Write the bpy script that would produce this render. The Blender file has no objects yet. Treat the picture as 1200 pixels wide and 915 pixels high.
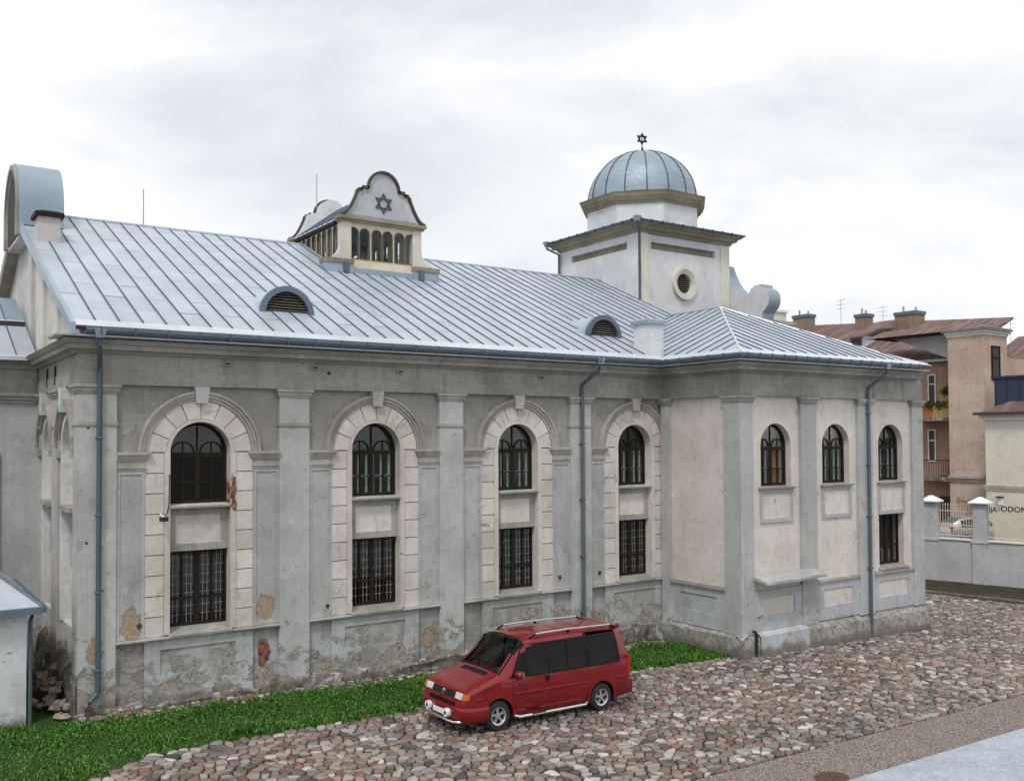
import bpy, bmesh, math, random
from mathutils import Vector, Matrix, noise
from mathutils.geometry import tessellate_polygon
random.seed(7)
R = math.radians
sc = bpy.context.scene
COL = sc.collection

# ------------------------------------------------------------------ camera
cd = bpy.data.cameras.new('camera'); cam = bpy.data.objects.new('camera', cd); COL.objects.link(cam)
cr = Vector((0.82371190, -0.56698502, -0.00516694)); cu = Vector((-0.01045552, -0.02429953, 0.99965005)); cf = Vector((0.56691215, 0.82336962, 0.02594394))
cam.matrix_world = Matrix(((cr.x, cu.x, -cf.x, 0.0), (cr.y, cu.y, -cf.y, -23.0), (cr.z, cu.z, -cf.z, 6.29), (0, 0, 0, 1)))
cd.sensor_width = 36; cd.sensor_fit = 'HORIZONTAL'; cd.lens = 33.08; cd.shift_y = 28.7 / 1200
cd.clip_start = 0.2; cd.clip_end = 3000
sc.camera = cam

# ------------------------------------------------------------------ world: bright broken overcast
SUN_EL, SUN_AZ = 55, 228     # light comes from the left and a little from behind the camera
w = bpy.data.worlds.new('World'); sc.world = w; w.use_nodes = True
nt = w.node_tree; nt.nodes.clear()
def wn(t, **k):
    n = nt.nodes.new(t)
    for a, b in k.items(): setattr(n, a, b)
    return n
out = wn('ShaderNodeOutputWorld'); mx = wn('ShaderNodeMixShader'); b1 = wn('ShaderNodeBackground'); b2 = wn('ShaderNodeBackground')
sky = wn('ShaderNodeTexSky', sky_type='NISHITA', sun_disc=False, sun_elevation=R(SUN_EL), sun_rotation=R(SUN_AZ), air_density=1.2, dust_density=3.0)
b1.inputs[1].default_value = 0.1
nt.links.new(sky.outputs[0], b1.inputs[0])
tc = wn('ShaderNodeTexCoord'); mp = wn('ShaderNodeMapping'); mp.inputs['Scale'].default_value = (1.0, 1.0, 2.6); mp.inputs['Location'].default_value = (3.1, 1.4, 0.6)
nz = wn('ShaderNodeTexNoise'); nz.inputs['Scale'].default_value = 2.1; nz.inputs['Detail'].default_value = 7; nz.inputs['Roughness'].default_value = 0.55; nz.inputs['Distortion'].default_value = 0.4
rp = wn('ShaderNodeValToRGB'); rp.color_ramp.elements[0].position = 0.33; rp.color_ramp.elements[0].color = (0.76, 0.785, 0.83, 1)
rp.color_ramp.elements[1].position = 0.545; rp.color_ramp.elements[1].color = (1.06, 1.06, 1.06, 1)
e_ = rp.color_ramp.elements.new(0.45); e_.color = (0.905, 0.92, 0.945, 1)
nt.links.new(tc.outputs['Generated'], mp.inputs[0]); nt.links.new(mp.outputs[0], nz.inputs['Vector']); nt.links.new(nz.outputs['Fac'], rp.inputs[0]); nt.links.new(rp.outputs[0], b2.inputs[0])
b2.inputs[1].default_value = 1.0
mx.inputs[0].default_value = 0.93
nt.links.new(b1.outputs[0], mx.inputs[1]); nt.links.new(b2.outputs[0], mx.inputs[2]); nt.links.new(mx.outputs[0], out.inputs[0])
# ------------------------------------------------------------------ sun (soft, through cloud)
sd = bpy.data.lights.new('sun', 'SUN'); sd.energy = 1.7; sd.angle = R(11); sd.color = (1, 0.965, 0.92)
so = bpy.data.objects.new('sun', sd); COL.objects.link(so)
az = R(SUN_AZ); sdir = Vector((math.sin(az) * math.cos(R(SUN_EL)), math.cos(az) * math.cos(R(SUN_EL)), math.sin(R(SUN_EL))))
so.rotation_euler = sdir.to_track_quat('Z', 'Y').to_euler()
# ------------------------------------------------------------------ exposure
sc.view_settings.view_transform = 'Standard'; sc.view_settings.look = 'None'; sc.view_settings.exposure = 0.1; sc.view_settings.gamma = 1
sc.view_settings.use_curve_mapping = False
sc.render.resolution_x = 1024; sc.render.resolution_y = 780

# ================================================================== materials
MT = {}
class G:
    def __init__(s, name):
        m = bpy.data.materials.new(name); m.use_nodes = True; s.m = m; s.t = m.node_tree; MT[name] = m
        s.b = next(n for n in s.t.nodes if n.type == 'BSDF_PRINCIPLED'); s._pos = None
    def nd(s, t, ins=None, **k):
        n = s.t.nodes.new(t)
        for a, b in k.items(): setattr(n, a, b)
        for a, b in (ins or {}).items(): s.put(n.inputs[a], b)
        return n
    def put(s, sock, v):
        if isinstance(v, bpy.types.NodeSocket): s.t.links.new(v, sock)
        else:
            if hasattr(sock.default_value, '__len__') and not hasattr(v, '__len__'): v = (v,) * len(sock.default_value)
            elif hasattr(v, '__len__') and len(sock.default_value) == 4 and len(v) == 3: v = tuple(v) + (1,)
            sock.default_value = v
    def pos(s):
        if s._pos is None: s._pos = s.nd('ShaderNodeNewGeometry').outputs['Position']
        return s._pos
    def z(s): return s.nd('ShaderNodeSeparateXYZ', {0: s.pos()}).outputs[2]
    def map(s, sx, sy, sz, loc=(0, 0, 0)): return s.nd('ShaderNodeMapping', {0: s.pos(), 'Scale': (sx, sy, sz), 'Location': loc}).outputs[0]
    def noise(s, scale, detail=4, rough=.55, vec=None, dist=0): return s.nd('ShaderNodeTexNoise', {'Vector': vec or s.pos(), 'Scale': scale, 'Detail': detail, 'Roughness': rough, 'Distortion': dist}).outputs['Fac']
    def vor(s, scale, vec=None, out='Distance', **k): return s.nd('ShaderNodeTexVoronoi', {'Vector': vec or s.pos(), 'Scale': scale}, **k).outputs[out]
    def math(s, op, a, b=0, c=None, clamp=False):
        n = s.nd('ShaderNodeMath', {0: a, 1: b}, operation=op, use_clamp=clamp)
        if c is not None: s.put(n.inputs[2], c)
        return n.outputs[0]
    def rng(s, v, a, b, c=0, d=1, smooth=True): return s.nd('ShaderNodeMapRange', {0: v, 1: a, 2: b, 3: c, 4: d}, interpolation_type='SMOOTHSTEP' if smooth else 'LINEAR').outputs[0]
    def mix(s, f, a, b, mode='MIX'):
        n = s.nd('ShaderNodeMix', data_type='RGBA', blend_type=mode)
        s.put(n.inputs[0], f); s.put(n.inputs[6], a); s.put(n.inputs[7], b)
        return n.outputs[2]
    def ramp(s, f, stops):
        n = s.nd('ShaderNodeValToRGB', {0: f}); cr_ = n.color_ramp
        while len(cr_.elements) < len(stops): cr_.elements.new(0.5)
        for e, (p, c) in zip(cr_.elements, stops): e.position = p; e.color = tuple(c) + (1,)
        return n.outputs[0]
    def rnd(s): return s.nd('ShaderNodeObjectInfo').outputs['Random']
    def bump(s, h, strength=.3, dist=.02): s.put(s.b.inputs['Normal'], s.nd('ShaderNodeBump', {'Height': h, 'Strength': strength, 'Distance': dist}).outputs[0])
    def fin(s, col=None, rough=.8, metal=0, spec=None):
        if col is not None: s.put(s.b.inputs['Base Color'], col)
        s.put(s.b.inputs['Roughness'], rough); s.put(s.b.inputs['Metallic'], metal)
        if spec is not None: s.put(s.b.inputs['Specular IOR Level'], spec)
        return s.m
def sc3(c, k): return tuple(min(1, x * k) for x in c)

def plaster(name, base, dirty, peel=0.0, patches=(), stain=.5, grit=.35, tint=0.06, spots=None):
    g = G(name)
    n1 = g.noise(.55, 5, .6); n2 = g.noise(4.5, 6, .65); n3 = g.noise(38, 3, .6)
    st = g.noise(1, 5, .6, vec=g.map(3.2, 3.2, .22))
    c = g.mix(g.rng(n1, .38, .66), base, sc3(dirty, 1.06))
    c = g.mix(g.math('MULTIPLY', g.rng(st, .5, .75), stain), c, dirty)
    c = g.mix(g.math('MULTIPLY', g.rng(n2, .45, .72), .35), c, sc3(dirty, .82))
    c = g.mix(g.math('MULTIPLY', g.rng(n3, .35, .7), grit), c, sc3(dirty, .72))
    n4 = g.noise(2.1, 10, .78, vec=g.map(1, 1, .8, (5, 2, 8))); c = g.mix(g.math('MULTIPLY', g.rng(n4, .54, .66), .45), c, sc3(dirty, .55)); c = g.mix(g.math('MULTIPLY', g.rng(n4, .45, .32), .5), c, sc3(base, 1.22))
    n5 = g.noise(70, 4, .7); c = g.mix(g.math('MULTIPLY', g.rng(n5, .5, .68), grit * 1.3), c, sc3(dirty, .6))
    sk = g.noise(1, 8, .75, vec=g.map(9, 9, .5, (2, 7, 1))); c = g.mix(g.math('MULTIPLY', g.rng(sk, .57, .70), stain * .75), c, sc3(dirty, .55))
    ck = g.nd('ShaderNodeTexVoronoi', {'Vector': g.nd('ShaderNodeVectorMath', {0: g.pos(), 1: g.nd('ShaderNodeVectorMath', {0: g.nd('ShaderNodeTexNoise', {'Vector': g.pos(), 'Scale': 3.0, 'Detail': 8, 'Roughness': .7}).outputs['Color'], 3: .5}, operation='SCALE').outputs[0]}, operation='ADD').outputs[0], 'Scale': .55}, feature='DISTANCE_TO_EDGE').outputs[0]
    c = g.mix(g.math('MULTIPLY', g.math('MULTIPLY', g.rng(ck, .007, .001), g.rng(g.noise(.8, 3), .57, .64)), .6 if peel > .2 else .2), c, (.10, .09, .08))
    sp = g.rng(g.noise(11, 7, .8, vec=g.map(1, 1, 1, (3, 3, 3))), .715, .735); c = g.mix(g.math('MULTIPLY', sp, .8 if peel > .3 else .3), c, (.12, .105, .09))
    if spots:
        big = g.rng(g.noise(.35, 4, .6, vec=g.map(1, 1, 1, (9, 4, 2))), .38, .62); c = g.mix(g.math('MULTIPLY', g.rng(g.noise(3.2, 10, .8, dist=.3), .56, .62), g.math('MULTIPLY_ADD', big, .75, .2)), c, spots)
    r_ = g.math('MULTIPLY_ADD', g.rnd(), tint * 2, 1 - tint)
    c = g.mix(1.0, c, g.nd('ShaderNodeCombineColor', {0: r_, 1: r_, 2: r_}).outputs[0], 'MULTIPLY')
    h = g.math('ADD', g.math('MULTIPLY', n2, .5), g.math('MULTIPLY', n3, .35))
    if peel > 0:
        sx_ = g.nd('ShaderNodeSeparateXYZ', {0: g.pos()}).outputs; z = g.math('ADD', sx_[2], g.math('MULTIPLY_ADD', sx_[0], .0236, -.19)); low = g.rng(z, 2.6, .1)
        # pale limewash blotches low down
        lw = g.math('MULTIPLY', g.rng(g.noise(1.4, 6, .7, vec=g.map(1, 1, 1, (7, 3, 1))), .42, .6), low)
        c = g.mix(g.math('MULTIPLY', lw, .75), c, (.50, .545, .57))
        pn = g.noise(1.7, 12, .74, vec=g.map(1, 1, 1.35, (2.3, 0, 5)), dist=.5)
        v = g.math('ADD', pn, g.math('MULTIPLY', low, .20 * peel))
        m1 = g.rng(v, .665, .685); m0 = g.rng(v, .645, .668)
        pc = g.ramp(g.noise(5.5, 9, .75), [(.3, (.07, .06, .05)), (.42, (.22, .19, .16)), (.52, (.40, .38, .345)), (.6, (.27, .21, .17)), (.72, (.50, .49, .46))])
        c = g.mix(g.math('MULTIPLY', m0, .75), c, (.10, .09, .08)); c = g.mix(m1, c, pc)
        h = g.math('SUBTRACT', h, g.math('MULTIPLY', m1, 1.2))
        # cracks and chipped spots
        pk = g.rng(g.noise(8, 8, .8, vec=g.map(1, 1, 1, (1, 9, 4))), .66, .70)
        c = g.mix(g.math('MULTIPLY', pk, g.math('MULTIPLY', low, .9)), c, (.13, .11, .10))
        gm = g.rng(g.noise(.9, 8, .7, vec=g.map(1, 1, .55, (6, 1, 3))), .40, .62); c = g.mix(g.math('MULTIPLY', g.math('MULTIPLY', gm, g.rng(z, 1.7, .2)), .5), c, (.20, .19, .17))
        # earth splash along the foot
        dn = g.math('ADD', z, g.math('MULTIPLY', g.noise(1.8, 8, .72), -.9))
        c = g.mix(g.math('MULTIPLY', g.rng(dn, -.10, -.36), .85), c, (.14, .13, .115))
    if patches:
        wob = g.nd('ShaderNodeTexNoise', {'Vector': g.pos(), 'Scale': 4.2, 'Detail': 9, 'Roughness': .72}).outputs['Color']
        wp = g.nd('ShaderNodeVectorMath', {0: g.pos(), 1: g.nd('ShaderNodeVectorMath', {0: wob, 3: .46}, operation='SCALE').outputs[0]}, operation='ADD').outputs[0]
        for (x, z_, rx, rz, kind) in patches:
            d = g.nd('ShaderNodeVectorMath', {0: wp, 1: (x + .23, .23, z_ + .23)}, operation='SUBTRACT').outputs[0]
            d = g.nd('ShaderNodeVectorMath', {0: d, 1: (1 / rx, .35, 1 / rz)}, operation='MULTIPLY').outputs[0]
            L = g.nd('ShaderNodeVectorMath', {0: d}, operation='LENGTH').outputs['Value']
            if kind == 'brown': pc = g.mix(g.rng(g.noise(14, 6, .7), .4, .62), (.40, .30, .22), (.25, .19, .145))
            else: pc = g.ramp(g.noise(9, 3, .6), [(.35, (.05, .035, .03)), (.5, (.22, .075, .05)), (.65, (.30, .16, .115))])
            c = g.mix(g.math('MULTIPLY', g.rng(L, 1.16, 1.0), .6), c, (.11, .1, .09)); mk_ = g.rng(L, 1.03, .97); c = g.mix(mk_, c, pc)
            h = g.math('SUBTRACT', h, g.math('MULTIPLY', mk_, 1.4))
    g.bump(h, .45, .02); return g.fin(c, .88, 0, .25)

PATCH = [(5.12, 2.02, .20, .36, 'brown'), (8.33, 2.12, .22, .30, 'brown'), (8.30, .98, .17, .34, 'brick'), (7.05, .42, .42, .10, 'brick'), (11.65, 1.48, .26, .10, 'brown'),
         (5.55, .72, .10, .20, 'brick'), (4.35, 1.55, .16, .30, 'brown'), (13.05, .75, .2, .26, 'brown'), (9.15, .55, .14, .1, 'brown')]
plaster('plaster_bay', (.36, .355, .335), (.245, .24, .22), .9, PATCH, .7)
plaster('plaster_pilaster', (.49, .495, .485), (.35, .355, .345), .95, PATCH[:4] + PATCH[6:7], .7)
plaster('plaster_pilaster_wing', (.47, .475, .47), (.36, .365, .36), .3, ())
plaster('plaster_pier_wing', (.45, .47, .485), (.36, .375, .385), .25, ())
plaster('plaster_pier', (.46, .47, .47), (.33, .34, .335), .85, PATCH[:3], .65)
plaster('plaster_block', (.64, .605, .56), (.49, .455, .41), .55, [(7.50, 5.0, .075, .42, 'brick')], .35, .22, .10)
plaster('plaster_wing', (.66, .62, .575), (.52, .485, .445), .35, (), .5, .22, .03)
plaster('plaster_frieze', (.42, .41, .38), (.25, .24, .215), 0, (), .9)
plaster('plaster_moulding', (.47, .45, .415), (.27, .25, .22), .3, (), .6)
plaster('plaster_sidewall', (.68, .665, .645), (.50, .485, .465), .9, (), .5)
plaster('plaster_tower', (.66, .67, .68), (.52, .53, .55), 0, (), .4, .15)
plaster('plaster_tower_trim', (.70, .67, .60), (.55, .52, .45), 0, (), .3, .12)
plaster('plaster_ochre', (.34, .30, .22), (.21, .185, .135), 0, (), .6, .2)
plaster('plaster_cream', (.70, .645, .50), (.57, .52, .40), 0, (), .3, .12)
plaster('plaster_shed', (.68, .69, .71), (.56, .57, .59), .2, (), .2, .1)
plaster('plaster_fence', (.54, .55, .58), (.43, .44, .46), 0, (), .35)
plaster('plaster_pink', (.62, .50, .43), (.47, .35, .29), 0, (), .6, spots=(.26, .14, .10))
plaster('plaster_pink_dark', (.42, .28, .22), (.28, .18, .14), 0, (), .6, spots=(.2, .11, .08))
plaster('plaster_house_cream', (.72, .69, .60), (.62, .59, .51), 0, (), .25, .1)
plaster('plaster_grey_wall', (.52, .54, .57), (.40, .42, .45), 0, (), .5)

def rubble_stone_mat():
    g = G('plinth_stone')
    v = g.noise(3.2, 8, .7); v2 = g.noise(14, 6, .7)
    c = g.ramp(v, [(.30, (.045, .04, .033)), (.45, (.15, .13, .11)), (.56, (.25, .225, .19)), (.70, (.42, .42, .41))])
    c = g.mix(g.math('MULTIPLY', g.rng(v2, .45, .62), .5), c, (.07, .065, .055))
    wl = g.rng(g.noise(2.4, 9, .75, vec=g.map(1, 1, 1, (4, 4, 4))), .56, .60); c = g.mix(wl, c, (.38, .39, .40))
    g.bump(g.math('ADD', v, g.math('MULTIPLY', v2, .6)), .7, .05); return g.fin(c, .92, 0, .2)
rubble_stone_mat()
plaster('plinth_render', (.34, .34, .335), (.17, .165, .155), 1.0, (), .7)

def simple(name, col, rough=.6, metal=0, var=.12, scale=6, bump=.0, tint=0.0, spec=None, coat=0):
    g = G(name)
    c = g.mix(g.rng(g.noise(scale, 5, .6), .35, .68), col, sc3(col, 1 - var * 2))
    if tint:
        r_ = g.math('MULTIPLY_ADD', g.rnd(), tint * 2, 1 - tint)
        c = g.mix(1.0, c, g.nd('ShaderNodeCombineColor', {0: r_, 1: r_, 2: r_}).outputs[0], 'MULTIPLY')
    if bump: g.bump(g.noise(scale * 5, 5, .6), bump, .01)
    if coat: g.put(g.b.inputs['Coat Weight'], coat); g.put(g.b.inputs['Coat Roughness'], .06)
    return g.fin(c, rough, metal, spec)

def zinc(name, col, tint=.06, rough=.42, band=False):
    g = G(name)
    a = g.noise(1.1, 6, .6); b = g.noise(11, 5, .65); st = g.noise(1, 5, .6, vec=g.map(5, .6, .6))
    c = g.mix(g.rng(a, .35, .68), col, sc3(col, .86)); c = g.mix(g.math('MULTIPLY', g.rng(st, .5, .72), .35), c, sc3(col, .74))
    c = g.mix(g.math('MULTIPLY', g.rng(b, .5, .72), .25), c, sc3(col, 1.14))
    r_ = g.math('MULTIPLY_ADD', g.rnd(), tint * 2, 1 - tint)
    c = g.mix(1.0, c, g.nd('ShaderNodeCombineColor', {0: r_, 1: r_, 2: r_}).outputs[0], 'MULTIPLY')
    if band: bn = g.noise(1, 6, .7, vec=g.map(.5, .5, 7)); c = g.mix(g.math('MULTIPLY', g.rng(bn, .42, .62), .6), c, sc3(col, .68)); c = g.mix(g.math('MULTIPLY', g.rng(bn, .40, .30), .5), c, sc3(col, 1.45))
    g.bump(a, .25, .05)
    return g.fin(c, g.rng(b, .3, .7, rough - .08, rough + .14), .25, .5)
zinc('zinc_roof', (.46, .515, .57)); zinc('zinc_seam', (.075, .105, .155), .1, .6); zinc('zinc_white', (.60, .64, .68), .04); zinc('zinc_gutter', (.115, .155, .19), .12, .45)  # seam colour is dark because the ribs' shadow side is painted in
zinc('zinc_dome', (.31, .39, .45), .09, .5, True); zinc('zinc_flashing', (.30, .375, .45), .08, .4); zinc('zinc_pipe', (.085, .12, .14), .05, .5)
simple('wood_dark', (.024, .016, .012), .7, 0, .3, 12, 0, 0, .2); simple('wood_louvre', (.17, .145, .12), .8, 0, .25, 14, .2, .15)
simple('grille_grey', (.19, .19, .185), .6, .1, .2, 20); simple('frame_white', (.72, .72, .70), .5, 0, .1); simple('iron_light', (.42, .42, .40), .6, .1, .2, 20); simple('iron_dark', (.03, .03, .032), .55, .4, .2)
simple('bronze_dark', (.11, .095, .065), .55, .5, .25, 9); simple('interior', (.16, .145, .13), .9); simple('curtain', (.62, .33, .14), .9, 0, .2); simple('cap_white', (.78, .80, .83), .55, 0, .06)
simple('shade_dark', (.05, .045, .04), .9)  # dark stand-in for the shade in holes, slots and recesses; also roof underlay

def glass(name, tint=(.9, .95, .95), refl=.5, rough=.02, wav=.05):
    g = G(name); g.t.nodes.remove(g.b); o = next(n for n in g.t.nodes if n.type == 'OUTPUT_MATERIAL')
    tr = g.nd('ShaderNodeBsdfTransparent', {0: tint}); gl = g.nd('ShaderNodeBsdfGlossy', {'Color': (1, 1, 1), 'Roughness': rough})
    bm_ = g.nd('ShaderNodeBump', {'Height': g.noise(1.3, 2, .5), 'Strength': wav, 'Distance': .05}); g.put(gl.inputs['Normal'], bm_.outputs[0])
    fr = g.math('MULTIPLY', g.nd('ShaderNodeFresnel', {0: 1.45}).outputs[0], g.math('SUBTRACT', 1, g.nd('ShaderNodeNewGeometry').outputs['Backfacing']))
    ms = g.nd('ShaderNodeMixShader', {0: g.math('MULTIPLY', fr, refl, clamp=True)}); g.t.links.new(tr.outputs[0], ms.inputs[1]); g.t.links.new(gl.outputs[0], ms.inputs[2])
    g.t.links.new(ms.outputs[0], o.inputs[0])
glass('window_glass', (.80, .84, .83), 1.3); glass('lantern_glass', (.93, .95, .95), .4); glass('car_glass', (.10, .11, .11), .6, .0, .0); glass('screen_glass', (.50, .62, .57), .6, .0, .0)

# ground materials
def ground_mats():
    g = G('soil'); n = g.noise(2.2, 8, .7); n2 = g.noise(22, 5, .7)
    c = g.ramp(n, [(.3, (.022, .017, .013)), (.5, (.045, .036, .028)), (.60, (.040, .045, .018)), (.70, (.13, .10, .08))]); c = g.mix(g.math('MULTIPLY', g.rng(n2, .5, .7), .5), c, (.16, .14, .115))
    g.bump(n2, .8, .03); g.fin(c, .95, 0, .15)
    g = G('cobble'); a = g.nd('ShaderNodeAttribute', attribute_name='tint').outputs['Color']
    c = g.mix(g.math('MULTIPLY', g.rng(g.noise(16, 5, .7), .35, .7), .45), a, g.mix(1, a, (.55, .53, .5), 'MULTIPLY'))
    c = g.mix(g.math('MULTIPLY', g.rng(g.noise(.7, 5, .65), .50, .66), .55), c, (.22, .17, .14)); c = g.mix(g.math('MULTIPLY', g.rng(g.noise(1.1, 7, .7, vec=g.map(1, 1, 1, (3, 8, 0))), .56, .66), .6), c, (.075, .075, .045))
    g.bump(g.noise(30, 5, .7), .35, .01); g.fin(c, g.rng(g.noise(3, 3), .3, .7, .45, .75), 0, .4)
    g = G('path_grit'); v = g.vor(38, out='Color'); v2 = g.vor(38)
    c = g.ramp(g.nd('ShaderNodeSeparateColor', {0: v}).outputs[0], [(.0, (.13, .10, .09)), (.35, (.25, .20, .18)), (.7, (.36, .315, .29)), (1, (.52, .48, .45))])
    c = g.mix(g.rng(v2, .4, .62), c, (.10, .08, .07)); c = g.mix(g.math('MULTIPLY', g.rng(g.noise(.9, 6, .6), .45, .7), .5), c, (.20, .165, .145))
    g.bump(g.math('SUBTRACT', 1, v2), .5, .02); g.fin(c, .85, 0, .3)
    g = G('pavement_concrete'); n = g.noise(1.2, 7, .65); n2 = g.noise(17, 7, .75, vec=g.map(1, .6, 1))
    c = g.ramp(n, [(.3, (.27, .31, .37)), (.55, (.33, .375, .435)), (.75, (.39, .435, .49))]); c = g.mix(g.math('MULTIPLY', g.rng(n2, .50, .62), .55), c, (.60, .64, .69)); c = g.mix(g.math('MULTIPLY', g.rng(n2, .46, .34), .5), c, (.20, .235, .285))
    g.bump(n2, .35, .02); g.fin(c, g.rng(n, .3, .7, .35, .6), 0, .5)
    g = G('grass'); a = g.nd('ShaderNodeAttribute', attribute_name='tint').outputs['Color']
    g.put(g.b.inputs['Subsurface Weight'], 0.0); g.fin(a, .55, 0, .3)
    g = G('turf'); n = g.noise(1.6, 7, .7); n2 = g.noise(20, 5, .7)
    c = g.ramp(n, [(.35, (.022, .055, .009)), (.55, (.032, .075, .012)), (.72, (.055, .065, .025))]); c = g.mix(g.math('MULTIPLY', g.rng(n2, .48, .66), .6), c, (.02, .04, .008)); g.bump(n2, .8, .04); g.fin(c, .9, 0, .2)
    g = G('roof_rust'); n = g.noise(1.1, 7, .7); wv = g.noise(1, 5, .6, vec=g.map(.35, 6, .35))
    c = g.ramp(n, [(.3, (.075, .042, .036)), (.55, (.125, .07, .06)), (.75, (.19, .13, .115))]); c = g.mix(g.math('MULTIPLY', g.rng(wv, .48, .62), .55), c, (.28, .21, .19)); g.bump(wv, .5, .03); g.fin(c, .85)
    g = G('brick_chimney'); bt = g.nd('ShaderNodeTexBrick', {'Vector': g.map(1, 1, 1), 'Color1': (.20, .125, .09), 'Color2': (.29, .20, .145), 'Mortar': (.2, .18, .16), 'Scale': 4.0}); g.fin(bt.outputs['Color'], .9)
ground_mats()
simple('metal_navy', (.035, .05, .09), .5, .2, .1); simple('balcony_orange', (.42, .14, .05), .7); simple('balcony_yellow', (.45, .30, .13), .7, 0, .2); simple('plant_leaf', (.04, .075, .03), .7, 0, .3, 9); simple('flower_red', (.5, .03, .04), .6)
simple('fence_paint', (.72, .62, .48), .55, 0, .12, 10); simple('sign_dark', (.035, .03, .03), .6); simple('tar_dark', (.05, .05, .055), .7)
simple('manhole_rust', (.14, .075, .06), .8, .2, .3, 18, .3); simple('stone_rubble', (.30, .25, .21), .9, 0, .3, 7, .4, .25)
# vehicle materials
g = G('paint_red'); fl = g.noise(300, 2); c = g.mix(g.rng(g.noise(1.3, 5, .6), .4, .7), (.18, .0018, .005), (.15, .0015, .004)); c = g.mix(g.math('MULTIPLY', g.rng(g.math('ADD', g.z(), g.math('MULTIPLY', g.noise(2.5, 5, .6), .5)), .6, .15), .3), c, (.10, .03, .022))
g.put(g.b.inputs['Coat Weight'], .7); g.put(g.b.inputs['Coat Roughness'], .03); g.fin(c, .35, 0.0, .3)
simple('rubber', (.022, .022, .023), .85, 0, .2, 20); simple('plastic_black', (.010, .010, .011), .55, 0, .1, 6, 0, 0, .15); simple('alloy', (.62, .63, .65), .3, .85, .08); simple('chrome', (.75, .76, .78), .18, .9, .05)
simple('lamp_clear', (.75, .76, .76), .12, .2, .1, 30, 0, 0, .8); simple('lamp_orange', (.50, .10, .012), .2, 0, .1); simple('lamp_red', (.5, .01, .01), .2, 0, .1); simple('lamp_cover', (.80, .80, .80), .35); simple('plate_white', (.80, .80, .78), .4, 0, .03); simple('plate_blue', (.02, .06, .35), .4); simple('plate_ink', (.05, .05, .05), .5, 0, 0)
simple('paint_silver', (.42, .44, .46), .3, .6, .06, 4, 0, 0, .5, .6); simple('cabin_dark', (.03, .03, .032), .8); simple('seat_grey', (.12, .13, .13), .9)

# ================================================================== geometry helpers
WL = {}                                   # world location of every parentable object
CACHE = {}
def wloc(o): return WL[o.name] if o else Vector((0, 0, 0))
def mesh_obj(name, verts, faces, mats, parent=None, smooth=False, mi=None, tint=None, share=True, recalc=True, autos=None):
    vs = [Vector(v) for v in verts]
    lo = Vector((min(v.x for v in vs), min(v.y for v in vs), min(v.z for v in vs))); hi = Vector((max(v.x for v in vs), max(v.y for v in vs), max(v.z for v in vs)))
    cen = Vector(((lo.x + hi.x) / 2, (lo.y + hi.y) / 2, lo.z))
    if not isinstance(mats, (list, tuple)): mats = [mats]
    loc = [v - cen for v in vs]
    key = None
    if share and len(vs) < 400 and tint is None:
        key = (name, tuple(mats), smooth, tuple((round(v.x, 3), round(v.y, 3), round(v.z, 3)) for v in loc), tuple(map(tuple, faces)))
    me = CACHE.get(key) if key else None
    if me is None:
        me = bpy.data.meshes.new(name); me.from_pydata([tuple(v) for v in loc], [], [tuple(f) for f in faces])
        for m in mats: me.materials.append(MT[m])
        if mi: me.polygons.foreach_set('material_index', mi)
        if recalc:
            bm = bmesh.new(); bm.from_mesh(me); bmesh.ops.recalc_face_normals(bm, faces=bm.faces); bm.to_mesh(me); bm.free()
        if smooth or autos: me.polygons.foreach_set('use_smooth', [True] * len(me.polygons))
        if autos: me.set_sharp_from_angle(angle=R(autos))
        if tint is not None:
            at = me.color_attributes.new('tint', 'FLOAT_COLOR', 'POINT'); at.data.foreach_set('color', [x for t in tint for x in t])
        me.update()
        if key: CACHE[key] = me
    o = bpy.data.objects.new(name, me); COL.objects.link(o)
    if parent: o.parent = parent
    o.location = cen - wloc(parent); WL[o.name] = cen
    return o
def empty(name, loc, parent=None):
    o = bpy.data.objects.new(name, None); COL.objects.link(o); o.empty_display_size = .3
    if parent: o.parent = parent
    o.location = Vector(loc) - wloc(parent); WL[o.name] = Vector(loc); return o
def tag(o, label, cat, group=None):
    o['label'] = label; o['category'] = cat
    if group: o['group'] = group
    return o
def struct(o, kind='structure'): o['kind'] = kind; return o

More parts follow.
